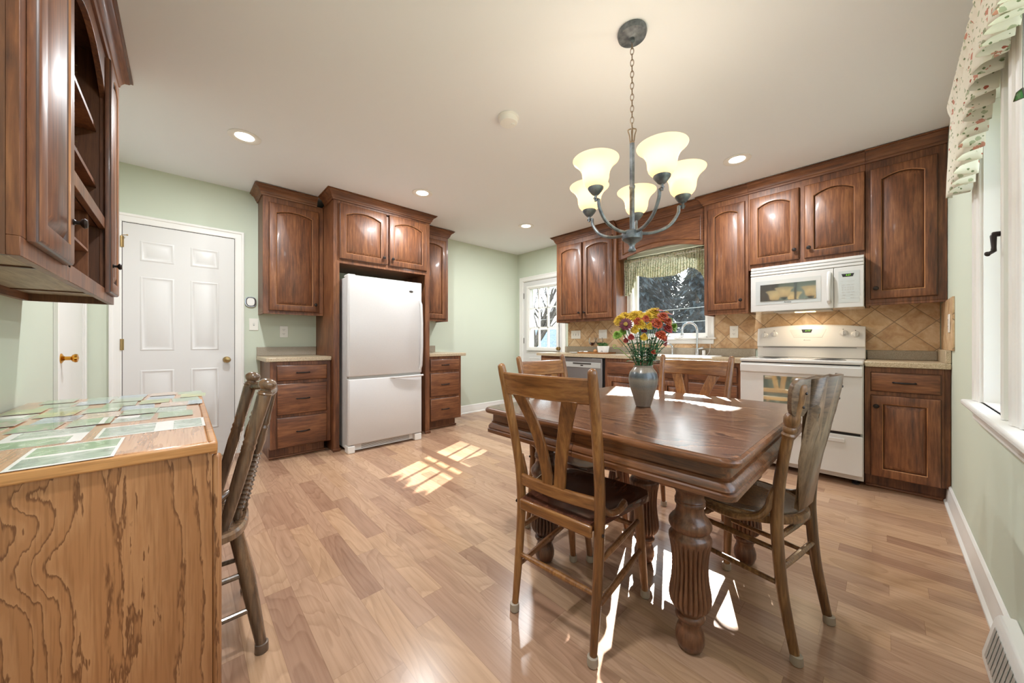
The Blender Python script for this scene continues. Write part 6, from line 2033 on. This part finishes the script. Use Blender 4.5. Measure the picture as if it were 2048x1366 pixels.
for (x, y, h, r, lab) in ((10.3, 3.55, 4.3, 0.80, 'dark evergreen in the front row at the range side of the sink window'), (10.5, 5.2, 4.5, 0.80, 'dark evergreen in the front row at the dishwasher side of the sink window'),
                          (12.3, 3.9, 5.2, 0.80, 'dark evergreen in the second row behind the faucet'), (12.5, 5.65, 5.0, 0.80, 'dark evergreen in the second row behind the flowers'), (12.4, 7.6, 5.0, 0.80, 'dark evergreen hidden mostly by the cabinet beside the sink window'),
                          (14.8, 4.3, 6.0, 0.85, 'dark evergreen at the back toward the range'), (14.6, 6.1, 5.9, 0.85, 'dark evergreen at the back in the middle of the sink window'), (14.6, 8.0, 5.8, 0.85, 'dark evergreen at the back nearest the shed')):
    conifer(x, y, h, r, lab)
for k, (z0, lab) in enumerate(((2.05, 'upper thin utility wire seen through the sink window'), (1.70, 'lower thin utility wire seen through the sink window'))):
    pts = [(9.5, -2 + 1.2 * j, z0 + 0.012 * (j - 5) ** 2 * 0.35 - 0.03 * j) for j in range(12)]
    single('utility_wire', MB().tube(pts, 0.003, 5), 'cup', lab, 'wire', 'utility wires behind the house', origin=True)
t = thing('bare_tree', (9.8, 9.3, -0.8), 'bare leaning tree with forked grey limbs behind the back door panes', 'tree')
T0 = Vector((9.8, 9.3, -0.8))
obj('trunk', MB().tube([T0, T0 + Vector((0, -0.05, 1.2)), T0 + Vector((0.02, -0.12, 1.9))], [0.15, 0.12, 0.11], 10), 'bark', t)
mb = MB()
random.seed(11)
def branch(p, d, L, r, dep):
    pts = [p]; dd = d.normalized()
    for k in range(5):
        dd = (dd + Vector((random.uniform(-.12, .12), random.uniform(-.14, .14), random.uniform(-.06, .14)))).normalized()
        pts.append(pts[-1] + dd * (L / 5))
    mb.tube(pts, [r * (1 - 0.12 * i) for i in range(6)], 6)
    if dep > 0:
        for k in range(3):
            j = random.randint(1, 5)
            ax = Vector((random.uniform(-1, 1), random.uniform(-1.2, 1.2), random.uniform(-0.1, 0.9)))
            branch(pts[j], (dd * 0.8 + ax * 0.7), L * 0.62, r * 0.5, dep - 1)
for (dy, dz, s) in ((-0.55, 1.0, 0.0), (-0.30, 1.2, 0.3), (-1.0, 0.75, -0.2), (0.15, 1.0, -0.4), (-0.75, 1.1, 0.5)):
    branch(T0 + Vector((0.02, -0.12, 1.6 + 0.25 * abs(s))), Vector((0.1 * s, dy, dz)), 2.5, 0.075, 3)
obj('branches', mb, 'bark', t)
t = thing('shed', (13.2, 12.4, -0.8), 'grey shed with a blue-grey shingled roof behind the back door', 'shed')
obj('wall', MB().box(12.2, 15.0, 9.4, 15.2, -0.8, 0.75), 'shed_wall', t)
obj('roof', MB().loops([[(11.9, y, 0.66), (13.6, y, 1.72), (15.3, y, 0.66), (15.3, y, 0.74), (13.6, y, 1.80), (11.9, y, 0.74)] for y in (9.1, 15.5)]), 'shed_roof', t)
t = thing('door_awning', (4.9, 3.75, 2.1), 'scalloped metal awning above the outside of the back door', 'awning')
ya0, ya1 = 2.9, 4.75
pts = []
obj('roof', MB().loops([[(4.24, y, 2.62), (5.50, y, 2.26), (5.50, y, 2.28), (4.24, y, 2.64)] for y in (ya0, ya1)]), 'shed_wall', t)
poly = [(ya0, 2.28), (ya1, 2.28)]
ns = 14
for k in range(ns):
    for j in range(5):
        y = ya1 - (ya1 - ya0) * (k + j / 5) / ns
        poly.append((y, 2.17 - 0.05 * math.sin(PI * j / 5)))
poly.append((ya0, 2.17))
obj('scalloped_edge', MB().prism(poly, 'yz', 5.495, 5.505), 'shed_wall', t)
mb = MB().tube([(4.24, ya0 + 0.03, 1.9), (5.49, ya0 + 0.03, 2.25)], 0.012, 8).tube([(4.24, ya1 - 0.03, 1.9), (5.49, ya1 - 0.03, 2.25)], 0.012, 8)
obj('bracket', mb, 'shed_wall', t)
